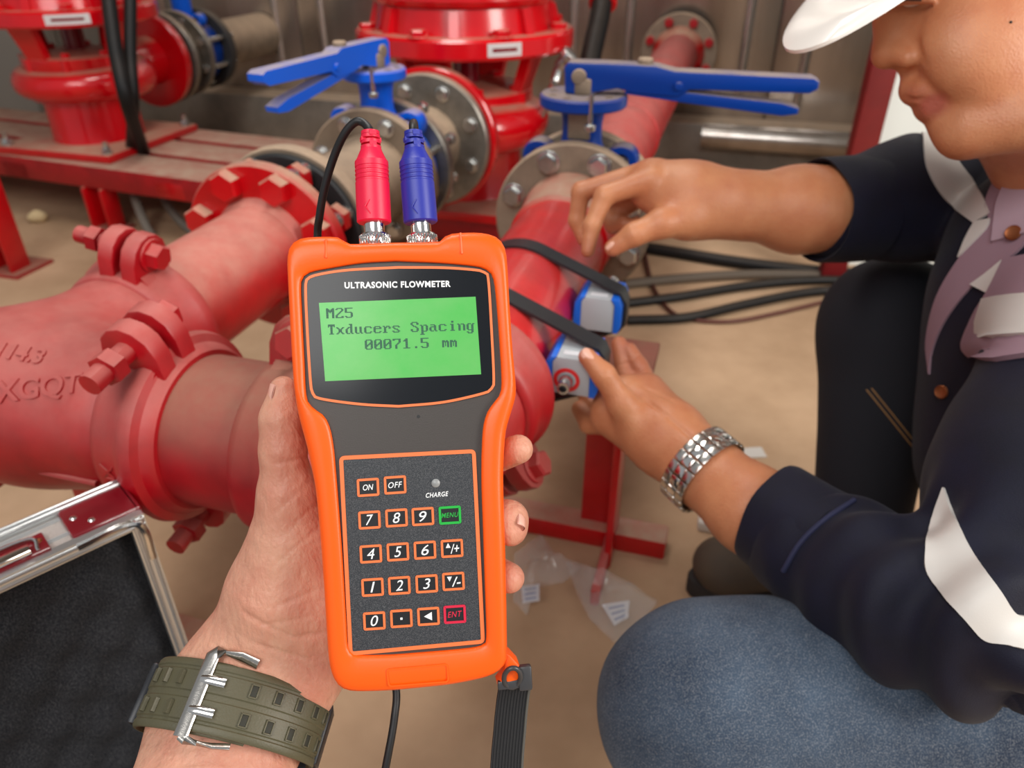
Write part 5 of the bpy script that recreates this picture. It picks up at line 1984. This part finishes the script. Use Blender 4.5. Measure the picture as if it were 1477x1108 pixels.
for px, py, al, w, l in ((849, 510, RT * -0.5 + UP * 0.55, 0.0125, 0.0135), (881, 353, RT * -0.85 - UP * 0.45, 0.011, 0.0125)):
    c, nn = on_body(px, py, bodyt, 0.0003)
    if c is not None:
        nail(c, nn, al, w, l, wk, None, NAILB)
c, nn = on_body(1458, 32, bodyt)
if c is not None:
    MB().sphere(c, 0.0011, 10).build('mole', HAIR, wk)
eye = MB().sphere(P(1318, -14, 0.5985), 0.0125, 20).build('eyeball', M('eye_white', (225, 215, 205), 0.15, coat=0.5), wk)
MB().sphere(P(1306, -10, 0.5885), 0.0055, 14, (1, 1, 0.5), (RT, UP, FW)).build('iris', HAIR, wk, eye)
lash = MB()
for k in range(16):
    x = 1279 + k * 2.9
    a = P(x + 6, -3 + abs(k - 9) * 0.2, 0.5885 - k * 0.0003)
    lash.tube([a, a + (-RT * (0.0026 - k * 0.0001) - UP * 0.0022 - FW * 0.001), a + (-RT * (0.0055 - k * 0.00025) - UP * 0.0026 - FW * 0.002)], [0.0008, 0.0006, 0.0002], 5)
lash.build('eyelashes', HAIR, wk)
MB().tube(catmull([P(1288, -42, 0.59), P(1320, -50, 0.578), P(1360, -44, 0.57)], 6), 0.0035, 8).build('eyebrow', HAIR, wk)

# short hair showing below the hat
Hr = Field(*bounds([(1240, -330, 0.62), (1760, -300, 0.62), (1450, 190, 0.62), (1500, -50, 0.52), (1500, -50, 0.74)], 0.02), 0.003)
Hr.ell(P(1514, -64, 0.637), (0.106, 0.118, 0.0795), AX3, 0.01)
Hr.ell(P(1378, 20, 0.622), (0.112, 0.16, 0.14), AX3, 0.004, 'sub')
Hr.ell(P(1500, 190, 0.622), (0.16, 0.085, 0.14), AX3, 0.004, 'sub')
net_object('hair', [Hr], HAIR, wk, relax=2)
# ---- shirt
Sh = Field(*bounds([(1060, 640, 0.66), (1180, 180, 0.84), (1400, 180, 0.90), (1750, 250, 0.60), (1150, 900, 0.6), (1400, 1060, 0.50), (1750, 1000, 0.62), (1500, 500, 0.92)], 0.03), 0.0036)
Sh.ell(P(1575, 440, 0.71), (0.142, 0.16, 0.13), AX3, 0.04)
Sh.ell(P(1545, 620, 0.75), (0.145, 0.18, 0.13), AX3, 0.04)
Sh.cone(P(1600, 420, 0.64), P(1560, 320, 0.72), 0.07, 0.06, 0.04)
Sh.cone(P(1560, 320, 0.74), P(1410, 285, 0.84), 0.06, 0.068, 0.03)
Sh.cone(P(1410, 285, 0.84), P(1300, 292, 0.825), 0.068, 0.063, 0.02)
Sh.cone(P(1300, 292, 0.825), P(1215, 302, 0.80), 0.063, 0.053, 0.02)
Sh.cone(P(1312, 220, 0.82), P(1300, 232, 0.82), 0.016, 0.018, 0.012)
Sh.cone(P(1600, 430, 0.63), P(1490, 720, 0.55), 0.072, 0.073, 0.02)
Sh.cone(P(1490, 720, 0.55), P(1400, 905, 0.515), 0.071, 0.05, 0.016)
Sh.cone(P(1400, 905, 0.515), P(1285, 858, 0.56), 0.055, 0.0595, 0.012)
Sh.cone(P(1285, 858, 0.56), P(1165, 784, 0.625), 0.0595, 0.05, 0.014)
Sh.cone(P(1390, 955, 0.505), P(1380, 975, 0.505), 0.017, 0.012, 0.02)


def shirt_disp(v):
    a, b = np.array(P(1400, 905, 0.515)), np.array(P(1160, 775, 0.625))
    ab = b - a
    L = np.linalg.norm(ab)
    u = ab / L
    s = (v - a) @ u
    r = v - a - np.outer(s, u)
    up = np.array(UP)
    cr = np.cross(u, up)
    th = np.arctan2(r @ cr, r @ up)
    near = np.exp(-(np.linalg.norm(r, axis=1) / 0.085) ** 4) * np.clip(1.15 - s / L, 0, 1) * (s > -0.12)
    d = near * (0.0066 * np.sin(s * 130 + 2.2 * np.sin(th * 1.5) + th * 1.4) + 0.0042 * np.sin(s * 70 - th * 2.6 + 1.0))
    a2, b2 = np.array(P(1400, 905, 0.515)), np.array(P(1600, 430, 0.63))
    u2 = (b2 - a2) / np.linalg.norm(b2 - a2)
    s2 = (v - a2) @ u2
    d += 0.002 * np.exp(-((s2 - 0.08) / 0.08) ** 2) * np.sin(s2 * 110 + th * 1.7) * near
    # broad soft folds on the trunk and the far sleeve
    w = v * 26.0
    d += 0.0022 * np.sin(w[:, 0] * 1.3 + w[:, 2] * 0.8 + 1.7 * np.sin(w[:, 1] * 0.9 + w[:, 2] * 0.6))
    return d


shirt, sv, sf = net_object('shirt', [Sh], NAVY, wk, relax=3, disp=shirt_disp)
shirtt = BVHTree.FromPolygons([V(v) for v in sv], [tuple(int(i) for i in f) for f in sf])


def cuff(p_in, p_out, r_in, r_out, name='cuff', th=0.0035):
    a, b = P(*p_in), P(*p_out)
    ax = (b - a).normalized()
    L = (b - a).length
    mb = MB().lathe(a, ax, [(r_in, 0), (r_in * 0.6 + r_out * 0.4, L * 0.4), (r_out, L * 0.92), (r_out - th * 0.3, L), (r_out - th, L * 0.97), (r_out - th * 1.6, L * 0.6), (r_in - th * 3, 0.0)], 40)
    for v in mb.v:
        v += noise.noise_vector(v * 24) * 0.0035
    return mb.build(name, NAVY, wk, smooth=60)


cuff((1200, 798, 0.607), (1112, 742, 0.652), 0.0515, 0.0475)
cuff((1245, 299, 0.808), (1178, 304, 0.79), 0.0575, 0.0535)


def drape(A, B, mat, name, tree=shirtt, lift=0.0022, n=26, m=6, depth=0.7, parent=None):
    """cloth strip laid on the shirt between two outline curves"""
    A = catmull([V((x, y, 0)) for x, y in A], 8)
    B = catmull([V((x, y, 0)) for x, y in B], 8)
    A, B = resample(A, n) + [A[-1]], resample(B, n) + [B[-1]]
    pts, nr = [], []
    for a, b in zip(A, B):
        for j in range(m + 1):
            q = a.lerp(b, j / m)
            h = tree.ray_cast(CAM, ray(q.x, q.y).normalized())
            if h[0] is None:
                h = tree.find_nearest(P(q.x, q.y, depth))
            pts.append(h[0])
            nr.append(h[1] if h[1].dot(CAM - h[0]) > 0 else -h[1])
    # take out steps where the ray slipped past a fold
    for _ in range(2):
        nn = [p.copy() for p in pts]
        for i in range(n + 1):
            for j in range(m + 1):
                q = [pts[i2 * (m + 1) + j2] for i2, j2 in ((i - 1, j), (i + 1, j), (i, j - 1), (i, j + 1)) if 0 <= i2 <= n and 0 <= j2 <= m]
                if 0 < i < n and 0 < j < m:
                    nn[i * (m + 1) + j] = pts[i * (m + 1) + j] * 0.5 + sum(q, V()) / len(q) * 0.5
        pts = nn
    mb = MB()
    N = len(pts)
    mb.v = [p + q * lift for p, q in zip(pts, nr)] + [p - q * 0.001 for p, q in zip(pts, nr)]
    W_ = m + 1
    for i in range(n):
        for j in range(m):
            a = i * W_ + j
            mb.f.append((a, a + 1, a + W_ + 1, a + W_))
            mb.f.append((N + a, N + a + W_, N + a + W_ + 1, N + a + 1))
    rim = [j for j in range(W_)] + [i * W_ + m for i in range(1, n + 1)] + [n * W_ + j for j in range(m - 1, -1, -1)] + [i * W_ for i in range(n - 1, 0, -1)]
    for k in range(len(rim)):
        a, b = rim[k], rim[(k + 1) % len(rim)]
        mb.f.append((a, N + a, N + b, b))
    return mb.build(name, mat, wk, parent, smooth=50)


drape([(1362, 704), (1350, 735), (1340, 768), (1334, 820), (1362, 860), (1392, 894), (1417, 921), (1450, 930), (1500, 942), (1535, 940)],
      [(1363, 704), (1373, 732), (1386, 762), (1399, 789), (1422, 825), (1443, 855), (1461, 883), (1478, 888), (1500, 893), (1540, 884)], SILVER, 'reflective_band', n=60, depth=0.5)
drape([(1331, 184), (1332, 215), (1338, 247), (1362, 287), (1405, 322)], [(1352, 171), (1361, 203), (1384, 238), (1416, 279), (1430, 308)], SILVER, 'reflective_band', depth=0.8)
drape([(1470, 200), (1450, 232), (1423, 290), (1427, 320), (1386, 372), (1353, 428), (1338, 489), (1341, 535)],
      [(1550, 210), (1490, 240), (1480, 300), (1478, 354), (1410, 407), (1367, 459), (1346, 506), (1342, 540)], MAUVE, 'placket', n=34, depth=0.66)
drape([(1409, 321), (1396, 345), (1385, 372)], [(1431, 317), (1425, 332), (1390, 368)], SILVER, 'reflective_patch', lift=0.0036, n=10, depth=0.66)
drape([(1452, 272), (1442, 300), (1436, 351)], [(1550, 240), (1550, 290), (1550, 325)], MAUVEL, 'collar', lift=0.006, n=12, depth=0.64)
drape([(1453, 376), (1432, 420), (1410, 454), (1392, 498), (1410, 518), (1437, 522)], [(1550, 360), (1550, 400), (1550, 440), (1550, 470), (1550, 498), (1550, 505)], MAUVE, 'chest_panel', lift=0.0052, n=40, depth=0.64)
drape([(1428, 433), (1419, 462), (1412, 491)], [(1550, 430), (1550, 458), (1550, 486)], SILVER, 'reflective_patch', lift=0.0078, n=10, depth=0.64)
drape([(1450, 377), (1427, 395), (1404, 411)], [(1458, 392), (1444, 408), (1430, 424)], SILVER, 'reflective_patch', lift=0.0045, n=10, depth=0.64)
for px, py in ((1362, 565), (1469, 341)):
    c, nn = on_body(px, py, shirtt, 0.003 if py > 500 else 0.007)
    if c is not None:
        if nn.dot(CAM - c) < 0:
            nn = -nn
        nn = (nn + (CAM - c).normalized()).normalized()
        MB().lathe(c, nn, [(0, -0.002), (0.0062, -0.002), (0.0066, 0.0004), (0.0056, 0.0014), (0.004, 0.0008), (0, 0.0008)], 24).build('snap_button', COPPER, wk)
# turned-up cuff edge on the near sleeve, its highlight painted as lighter navy
NAVY_HILITE = M('navy_hem_highlight', (30, 33, 64), 0.8, bump=0.2, bscale=1400)
hp = []
for x, y in [(p.x, p.y) for p in catmull([V((1232, 722, 0)), V((1188, 752, 0)), V((1154, 785, 0)), V((1130, 824, 0))], 6)]:
    c, nn = on_body(x, y, shirtt, 0.0006)
    if c is not None:
        hp.append(c)
if len(hp) > 5:
    MB().tube(catmull(hp, 2), 0.0021, 8).build('cuff_hem', NAVY_HILITE, wk, shirt)
zp = MB()
for k in range(9):
    c, nn = on_body(1473 + (k % 2) * 4, 226 + k * 3, shirtt, 0.007)
    if c is not None:
        zp.box(c, (0.0018, 0.0008, 0.001), AX3)
if zp.v:
    zp.build('zip', BLKR, wk)
# stitching line on the pocket behind the sleeve band
# ---- trousers
Jn = Field(*bounds([(840, 860, 0.6), (860, 1250, 0.55), (1750, 850, 0.66), (1700, 1250, 0.5)], 0.06), 0.0042)
Jn.cone(P(1018, 1012, 0.585), P(1640, 1010, 0.64), 0.078, 0.097, 0.02)
sh_ = P(1018, 1012, 0.585)
Jn.cone(sh_ + V((-0.004, 0, -0.02)), V((sh_.x + 0.03, sh_.y - 0.03, 0.09)), 0.076, 0.055, 0.02)


def jean_disp(v):
    w = v * 60
    return 0.0012 * np.sin(w[:, 0] * 0.6 + 1.4 * np.sin(w[:, 1] * 0.5) + w[:, 2] * 0.4)


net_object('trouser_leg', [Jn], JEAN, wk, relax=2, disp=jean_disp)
Jf = Field(*bounds([(1160, 370, 0.9), (1200, 900, 1.05), (1650, 500, 0.85), (1600, 800, 0.95)], 0.08), 0.0048)
kf = P(1278, 472, 0.94)
an = onz(1232, 815, 0.10)
Jf.cone(kf, P(1600, 720, 0.84), 0.077, 0.1, 0.03)
Jf.cone(kf, an, 0.075, 0.052, 0.03)
Jf.cone(kf + RT * 0.02, kf + RT * 0.16 - UP * 0.08, 0.077, 0.09, 0.03)
jf, jv, jff = net_object('trouser_leg', [Jf], JEAN_SHADED, wk, relax=2, disp=jean_disp)
jft = BVHTree.FromPolygons([V(v) for v in jv], [tuple(int(i) for i in f) for f in jff])
GOLD = M('gold_thread', (150, 110, 66), 0.7)
for off in (0, 7):
    pth = []
    for k in range(15):
        c, nn = on_body(1250 + k * 6 + off, 562 + k * 7.5 - off * 0.3, jft, 0.0008)
        if c is not None:
            pth.append(c)
    if len(pth) > 4:
        MB().tube(pth, 0.0009, 5).build('seam', GOLD, wk, jf)
# seat, hidden behind the sleeve: joins both legs
St = Field(*bounds([(1500, 640, 0.7), (1850, 640, 0.7), (1500, 1150, 0.7), (1850, 1150, 0.7), (1650, 900, 0.95)], 0.05), 0.008)
St.cone(P(1640, 1000, 0.64), P(1640, 760, 0.84), 0.1, 0.105, 0.03)
net_object('trouser_seat', [St], JEAN, wk, relax=2)
# ---- shoes
SHOE = M('dusty_shoe', (86, 72, 56), 0.75, rgb2=(76, 66, 58), vscale=20)
SOLE = M('shoe_sole', (46, 42, 40), 0.8)


def shoe(toe, heel, lab=None):
    d = (heel - toe)
    L = d.length
    u = d.normalized()
    sd = u.cross(Z)
    lo = [min(toe[i], heel[i]) - 0.07 for i in range(3)]
    hi = [max(toe[i], heel[i]) + 0.07 for i in range(3)]
    lo[2], hi[2] = -0.01, 0.17
    F = Field(lo, hi, 0.003)
    b = toe + Z * 0.045
    F.cone(b + u * 0.045, b + u * (L - 0.04) + Z * 0.008, 0.043, 0.036, 0.02, (Z, 0.85))
    F.cone(b + u * (L * 0.55) + Z * 0.02, b + u * (L - 0.05) + Z * 0.045, 0.036, 0.04, 0.02)
    root_, v_, f_ = net_object('shoe', [F], SHOE, wk, relax=3)
    m = MB()
    ol = []
    for k in range(28):
        a = 2 * math.pi * k / 28
        x = math.cos(a)
        w = 0.047 * math.sin(a) * (1 if x < 0 else 0.86)
        ol.append((L / 2 + x * (L / 2 + 0.003), w))
    m.prism(ol, toe, u, sd, Z, 0.002, 0.028, 0.004)
    m.build('sole', SOLE, wk, root_)
    return root_


tp = onz(992, 852, 0.0)
shoe(tp, onz(1240, 842, 0.0))
kx2 = V((sh_.x + 0.035, sh_.y - 0.03, 0.0))
shoe(kx2 + V((-0.17, 0.03, 0)), kx2 + V((0.08, -0.02, 0)))

# ---- hard hat
HB_ = P(1320, -105, 0.622)
Fv = P(1126, 24, 0.622) - HB_
Lv = (P(1216, 22, 0.55) - (HB_ + Fv * 0.424)) / 1.08
hat = thing('hard_hat', 'white hard hat brim jutting in above the nose', 'hard hat', HB_)
mb = MB()
na, nr_ = 28, 8
for lay in (0, 1):
    for i in range(na + 1):
        a = -math.pi / 2 + math.pi * i / na
        for j in range(nr_ + 1):
            f = j / nr_
            edge = HB_ + Fv * (math.cos(a) ** 0.8 if math.cos(a) > 0 else 0) + Lv * math.sin(a) * 1.15
            inner = HB_ + Lv * math.sin(a) * 1.0 - Fv * (0.25 + 0.5 * math.sin(a) ** 2) + UP * 0.0
            p = inner.lerp(edge, f)
            nrm = Fv.cross(Lv).normalized()
            if nrm.z < 0:
                nrm = -nrm
            p = p - nrm * (0.012 * f * f) + nrm * (0.004 * math.exp(-((f - 0.86) / 0.05) ** 2))
            mb.v.append(p - nrm * (0.0028 * lay))
K = (na + 1) * (nr_ + 1)
for i in range(na):
    for j in range(nr_):
        a = i * (nr_ + 1) + j
        b = a + nr_ + 1
        mb.f.append((a, a + 1, b + 1, b))
        mb.f.append((K + a, K + b, K + b + 1, K + a + 1))
for i in range(na):
    a = i * (nr_ + 1) + nr_
    b = a + nr_ + 1
    mb.f.append((a, K + a, K + b, b))
mb.build('brim', HATW, hat, smooth=60)
Dm = Field(*bounds([(1230, -480, 0.63), (1800, -480, 0.63), (1240, 0, 0.63), (1780, 0, 0.63), (1500, -100, 0.48), (1500, -100, 0.78)], 0.02), 0.004)
ua = (UP * 0.95 + RT * -0.3).normalized()
ra = ua.cross(FW).normalized()
hc = P(1520, -110, 0.635)
Dm.ell(hc, (0.135, 0.128, 0.108), (ra, ua, FW), 0.01)
Dm.ell(hc - ua * 0.1, (0.22, 0.088, 0.2), (ra, ua, FW), 0.004, 'sub')
net_object('shell', [Dm], HATW, hat, relax=2)

# ---- steel wristwatch on the left wrist
SA = (P(962, 632, 0.73) - P(1070, 724, 0.672)).normalized()
SCN = P(1013, 678, 0.703)
sB, sN = frame(SA, UP)[1:]
swt = thing('wristwatch', 'shiny steel bracelet watch on the worker gripping wrist', 'watch', SCN - Z * 0.04)
ra_, rb_ = 0.0385, 0.035
# long axis across the view, short axis along it
sx = (FW.cross(SA)).normalized()
sy = SA.cross(sx)
NL = 22
o_m = MB().rbox((0, 0, 0), (0.0041, 0.0052, 0.0015), None, 0.0008)
om = o_m.mesh('link')
om.materials.append(BRUSH)
c_m = MB().rbox((0, 0, 0), (0.0049, 0.005, 0.0018), None, 0.001)
cm = c_m.mesh('centre_link')
cm.materials.append(CHROME)
for k in range(NL):
    a = 2 * math.pi * k / NL
    nn = (sx * (math.cos(a) / ra_) + sy * (math.sin(a) / rb_)).normalized()
    p = SCN + sx * (math.cos(a) * (ra_ + 0.0015)) + sy * (math.sin(a) * (rb_ + 0.0015))
    for s in (-1, 1):
        place('link', om, swt, p + SA * (s * 0.0092), nn, SA)
    place('centre_link', cm, swt, p, nn, SA)
cc_ = SCN + sy * (-1 if sy.dot(FW) < 0 else 1) * (rb_ + 0.004)
nn = (cc_ - SCN).normalized()
m = MB().lathe(cc_ - nn * 0.003, nn, [(0, 0), (0.019, 0), (0.0195, 0.004), (0.018, 0.008), (0.0, 0.0085)], 36)
m.build('case', BRUSH, swt)
# ------------------------------------------------------------------ aluminium case, lid standing open at the lower left
ALU = M('aluminium', (206, 208, 208), 0.28, 0.85, bump=0.03, bscale=600)
ALUP = M('aluminium_panel', (196, 192, 190), 0.42, 0.6, bump=0.25, bscale=420, dust=0.3)
FOAM = M('black_foam', (22, 24, 30), 0.95, grit=0.14, spec=0.2, bscale=1500, bump=0.5)
REDC = M('red_corner', (118, 14, 26), 0.22, coat=0.6)
KB = onz(203, 739, 0.372)
KA = onz(0, 832, 0.372)
kd = (KA - KB)
kd.z = 0
kd.normalize()                                  # along the top edge, to the left
kn = V((-kd.y, kd.x, 0))
if kn.dot(CAM - KB) < 0:
    kn = -kn                                     # toward the camera
LW, LH, LD = 0.40, 0.285, 0.047
kz0 = 0.015
case = thing('instrument_case', 'open aluminium instrument case with black foam and red corner caps', 'case', V((KB.x, KB.y, 0)) + kd * LW / 2)


def kp3(x, z, y=0.0):
    """x from the right edge leftwards, z up, y toward the camera"""
    return V((KB.x, KB.y, 0)) + kd * x + kn * y + Z * z


ztop = 0.372
# back panel and side walls of the lid
MB().box(kp3(LW / 2, (ztop + kz0) / 2, -LD), (LW / 2 - 0.002, 0.002, (ztop - kz0) / 2 - 0.002), (kd, kn, Z)).build('back_panel', ALUP, case)
MB().box(kp3(LW / 2, ztop - 0.003, -LD / 2), (LW / 2 - 0.004, LD / 2 - 0.006, 0.0018), (kd, kn, Z)).build('top_panel', ALUP, case)
MB().box(kp3(0.003, (ztop + kz0) / 2, -LD / 2), (0.0018, LD / 2 - 0.006, (ztop - kz0) / 2 - 0.004), (kd, kn, Z)).build('side_panel', ALUP, case)
MB().box(kp3(LW - 0.003, (ztop + kz0) / 2, -LD / 2), (0.0018, LD / 2 - 0.006, (ztop - kz0) / 2 - 0.004), (kd, kn, Z)).build('side_panel', ALUP, case)


def rail(p, q, a, b, name='rail'):
    """double-ridged aluminium edge section"""
    m = MB().tube([p, q], 1, 4, flat=(0.0085, 0.0055), up=a)
    m.tube([p + V(a) * 0.0028 + V(b) * 0.0036, q + V(a) * 0.0028 + V(b) * 0.0036], 0.0019, 8)
    m.tube([p - V(a) * 0.003 + V(b) * 0.0036, q - V(a) * 0.003 + V(b) * 0.0036], 0.0017, 8)
    m.build(name, ALU, case)


rail(kp3(0, ztop - 0.005, 0), kp3(LW, ztop - 0.005, 0), Z, kn)
rail(kp3(0.005, ztop, 0), kp3(0.005, kz0, 0), kd, kn)
rail(kp3(LW - 0.005, ztop, 0), kp3(LW - 0.005, kz0, 0), kd, kn)
rail(kp3(0, ztop - 0.001, -LD), kp3(LW, ztop - 0.001, -LD), kn, Z)
rail(kp3(0.001, ztop, -LD), kp3(0.001, kz0, -LD), kn, -kd)
for y in (-0.014, -0.0165, -0.036, -0.0385):
    MB().tube([kp3(0.05, ztop - 0.0008, y), kp3(LW - 0.05, ztop - 0.0008, y)], 0.0007, 6).build('panel_ridge', ALU, case)
# red corner cap with two rivets and a bright wire corner
for cx in (0.0, LW):
    s = 1 if cx == 0 else -1
    m = MB().rbox(kp3(cx + s * 0.024, ztop - 0.0005, -LD / 2 - 0.004), (0.026, LD / 2 + 0.001, 0.0035), (kd, kn, Z), 0.0025)
    m.rbox(kp3(cx + s * 0.0005, ztop - 0.018, -LD / 2 - 0.004), (0.003, LD / 2 + 0.001, 0.021), (kd, kn, Z), 0.0022)
    cap = m.build('corner_cap', REDC, case)
    for x, y in ((0.032, -0.014), (0.042, -0.026)):
        MB().lathe(kp3(cx + s * x, ztop + 0.003, y), Z, [(0, 0), (0.003, 0), (0.002, 0.0012), (0, 0.0016)], 14).build('rivet', CHROME, case, cap)
    pts = catmull([kp3(cx + s * 0.05, ztop - 0.002, 0.004), kp3(cx + s * 0.014, ztop - 0.002, 0.004), kp3(cx + s * 0.003, ztop - 0.013, 0.004), kp3(cx + s * 0.003, ztop - 0.045, 0.004)], 6)
    MB().tube(pts, 0.0032, 8).build('corner_trim', CHROME, case)
# latch
lx = 0.095
m = MB().rbox(kp3(lx, ztop + 0.0015, -0.014), (0.03, 0.012, 0.0022), (kd, kn, Z), 0.0015)
lat_ = m.build('latch', REDC, case)
MB().rbox(kp3(lx, ztop + 0.006, -0.008), (0.018, 0.005, 0.002), (kd, kn, Z), 0.0012).build('latch_hook', CHROME, case, lat_)
MB().tube(catmull([kp3(lx - 0.022, ztop + 0.004, -0.004), kp3(lx - 0.02, ztop + 0.006, -0.02), kp3(lx + 0.02, ztop + 0.006, -0.02), kp3(lx + 0.022, ztop + 0.004, -0.004)], 6), 0.0016, 8).build('latch_wire', CHROME, case, lat_)
for s in (-1, 1):
    MB().lathe(kp3(lx + s * 0.025, ztop + 0.0035, -0.016), Z, [(0, 0), (0.003, 0), (0.002, 0.0014), (0, 0.0018)], 14).build('rivet', COPPER, case, lat_)


def foam(o, X, Y, N, w, h, name, amp=0.0042, pitch=0.06):
    nx, ny = int(w / 0.006), int(h / 0.006)
    mb = MB()
    for j in range(ny + 1):
        for i in range(nx + 1):
            x, y = w * i / nx, h * j / ny
            e = min(1, min(x, w - x, y, h - y) / 0.02)
            z = amp * math.sin(x / pitch * 2 * math.pi) * math.sin(y / pitch * 2 * math.pi) * e + noise.noise(V((x, y, 0)) * 60) * 0.0015
            mb.v.append(o + X * x + Y * y + N * z)
    for j in range(ny):
        for i in range(nx):
            a = j * (nx + 1) + i
            mb.f.append((a, a + 1, a + nx + 2, a + nx + 1))
    return mb.build(name, FOAM, case, smooth=0)


foam(kp3(0.008, kz0 + 0.004, -0.016), kd, Z, kn, LW - 0.016, ztop - kz0 - 0.014, 'lid_foam')
# lower tray in front of the hinge
TD = 0.30
tz = 0.03
MB().box(kp3(LW / 2, 0.003, TD / 2 + 0.01), (LW / 2, TD / 2, 0.0025), (kd, kn, Z)).build('tray_floor', ALUP, case)
foam(kp3(0.0, tz - 0.006, -0.02), kd, kn, Z, LW, TD + 0.02, 'tray_foam', 0.004)
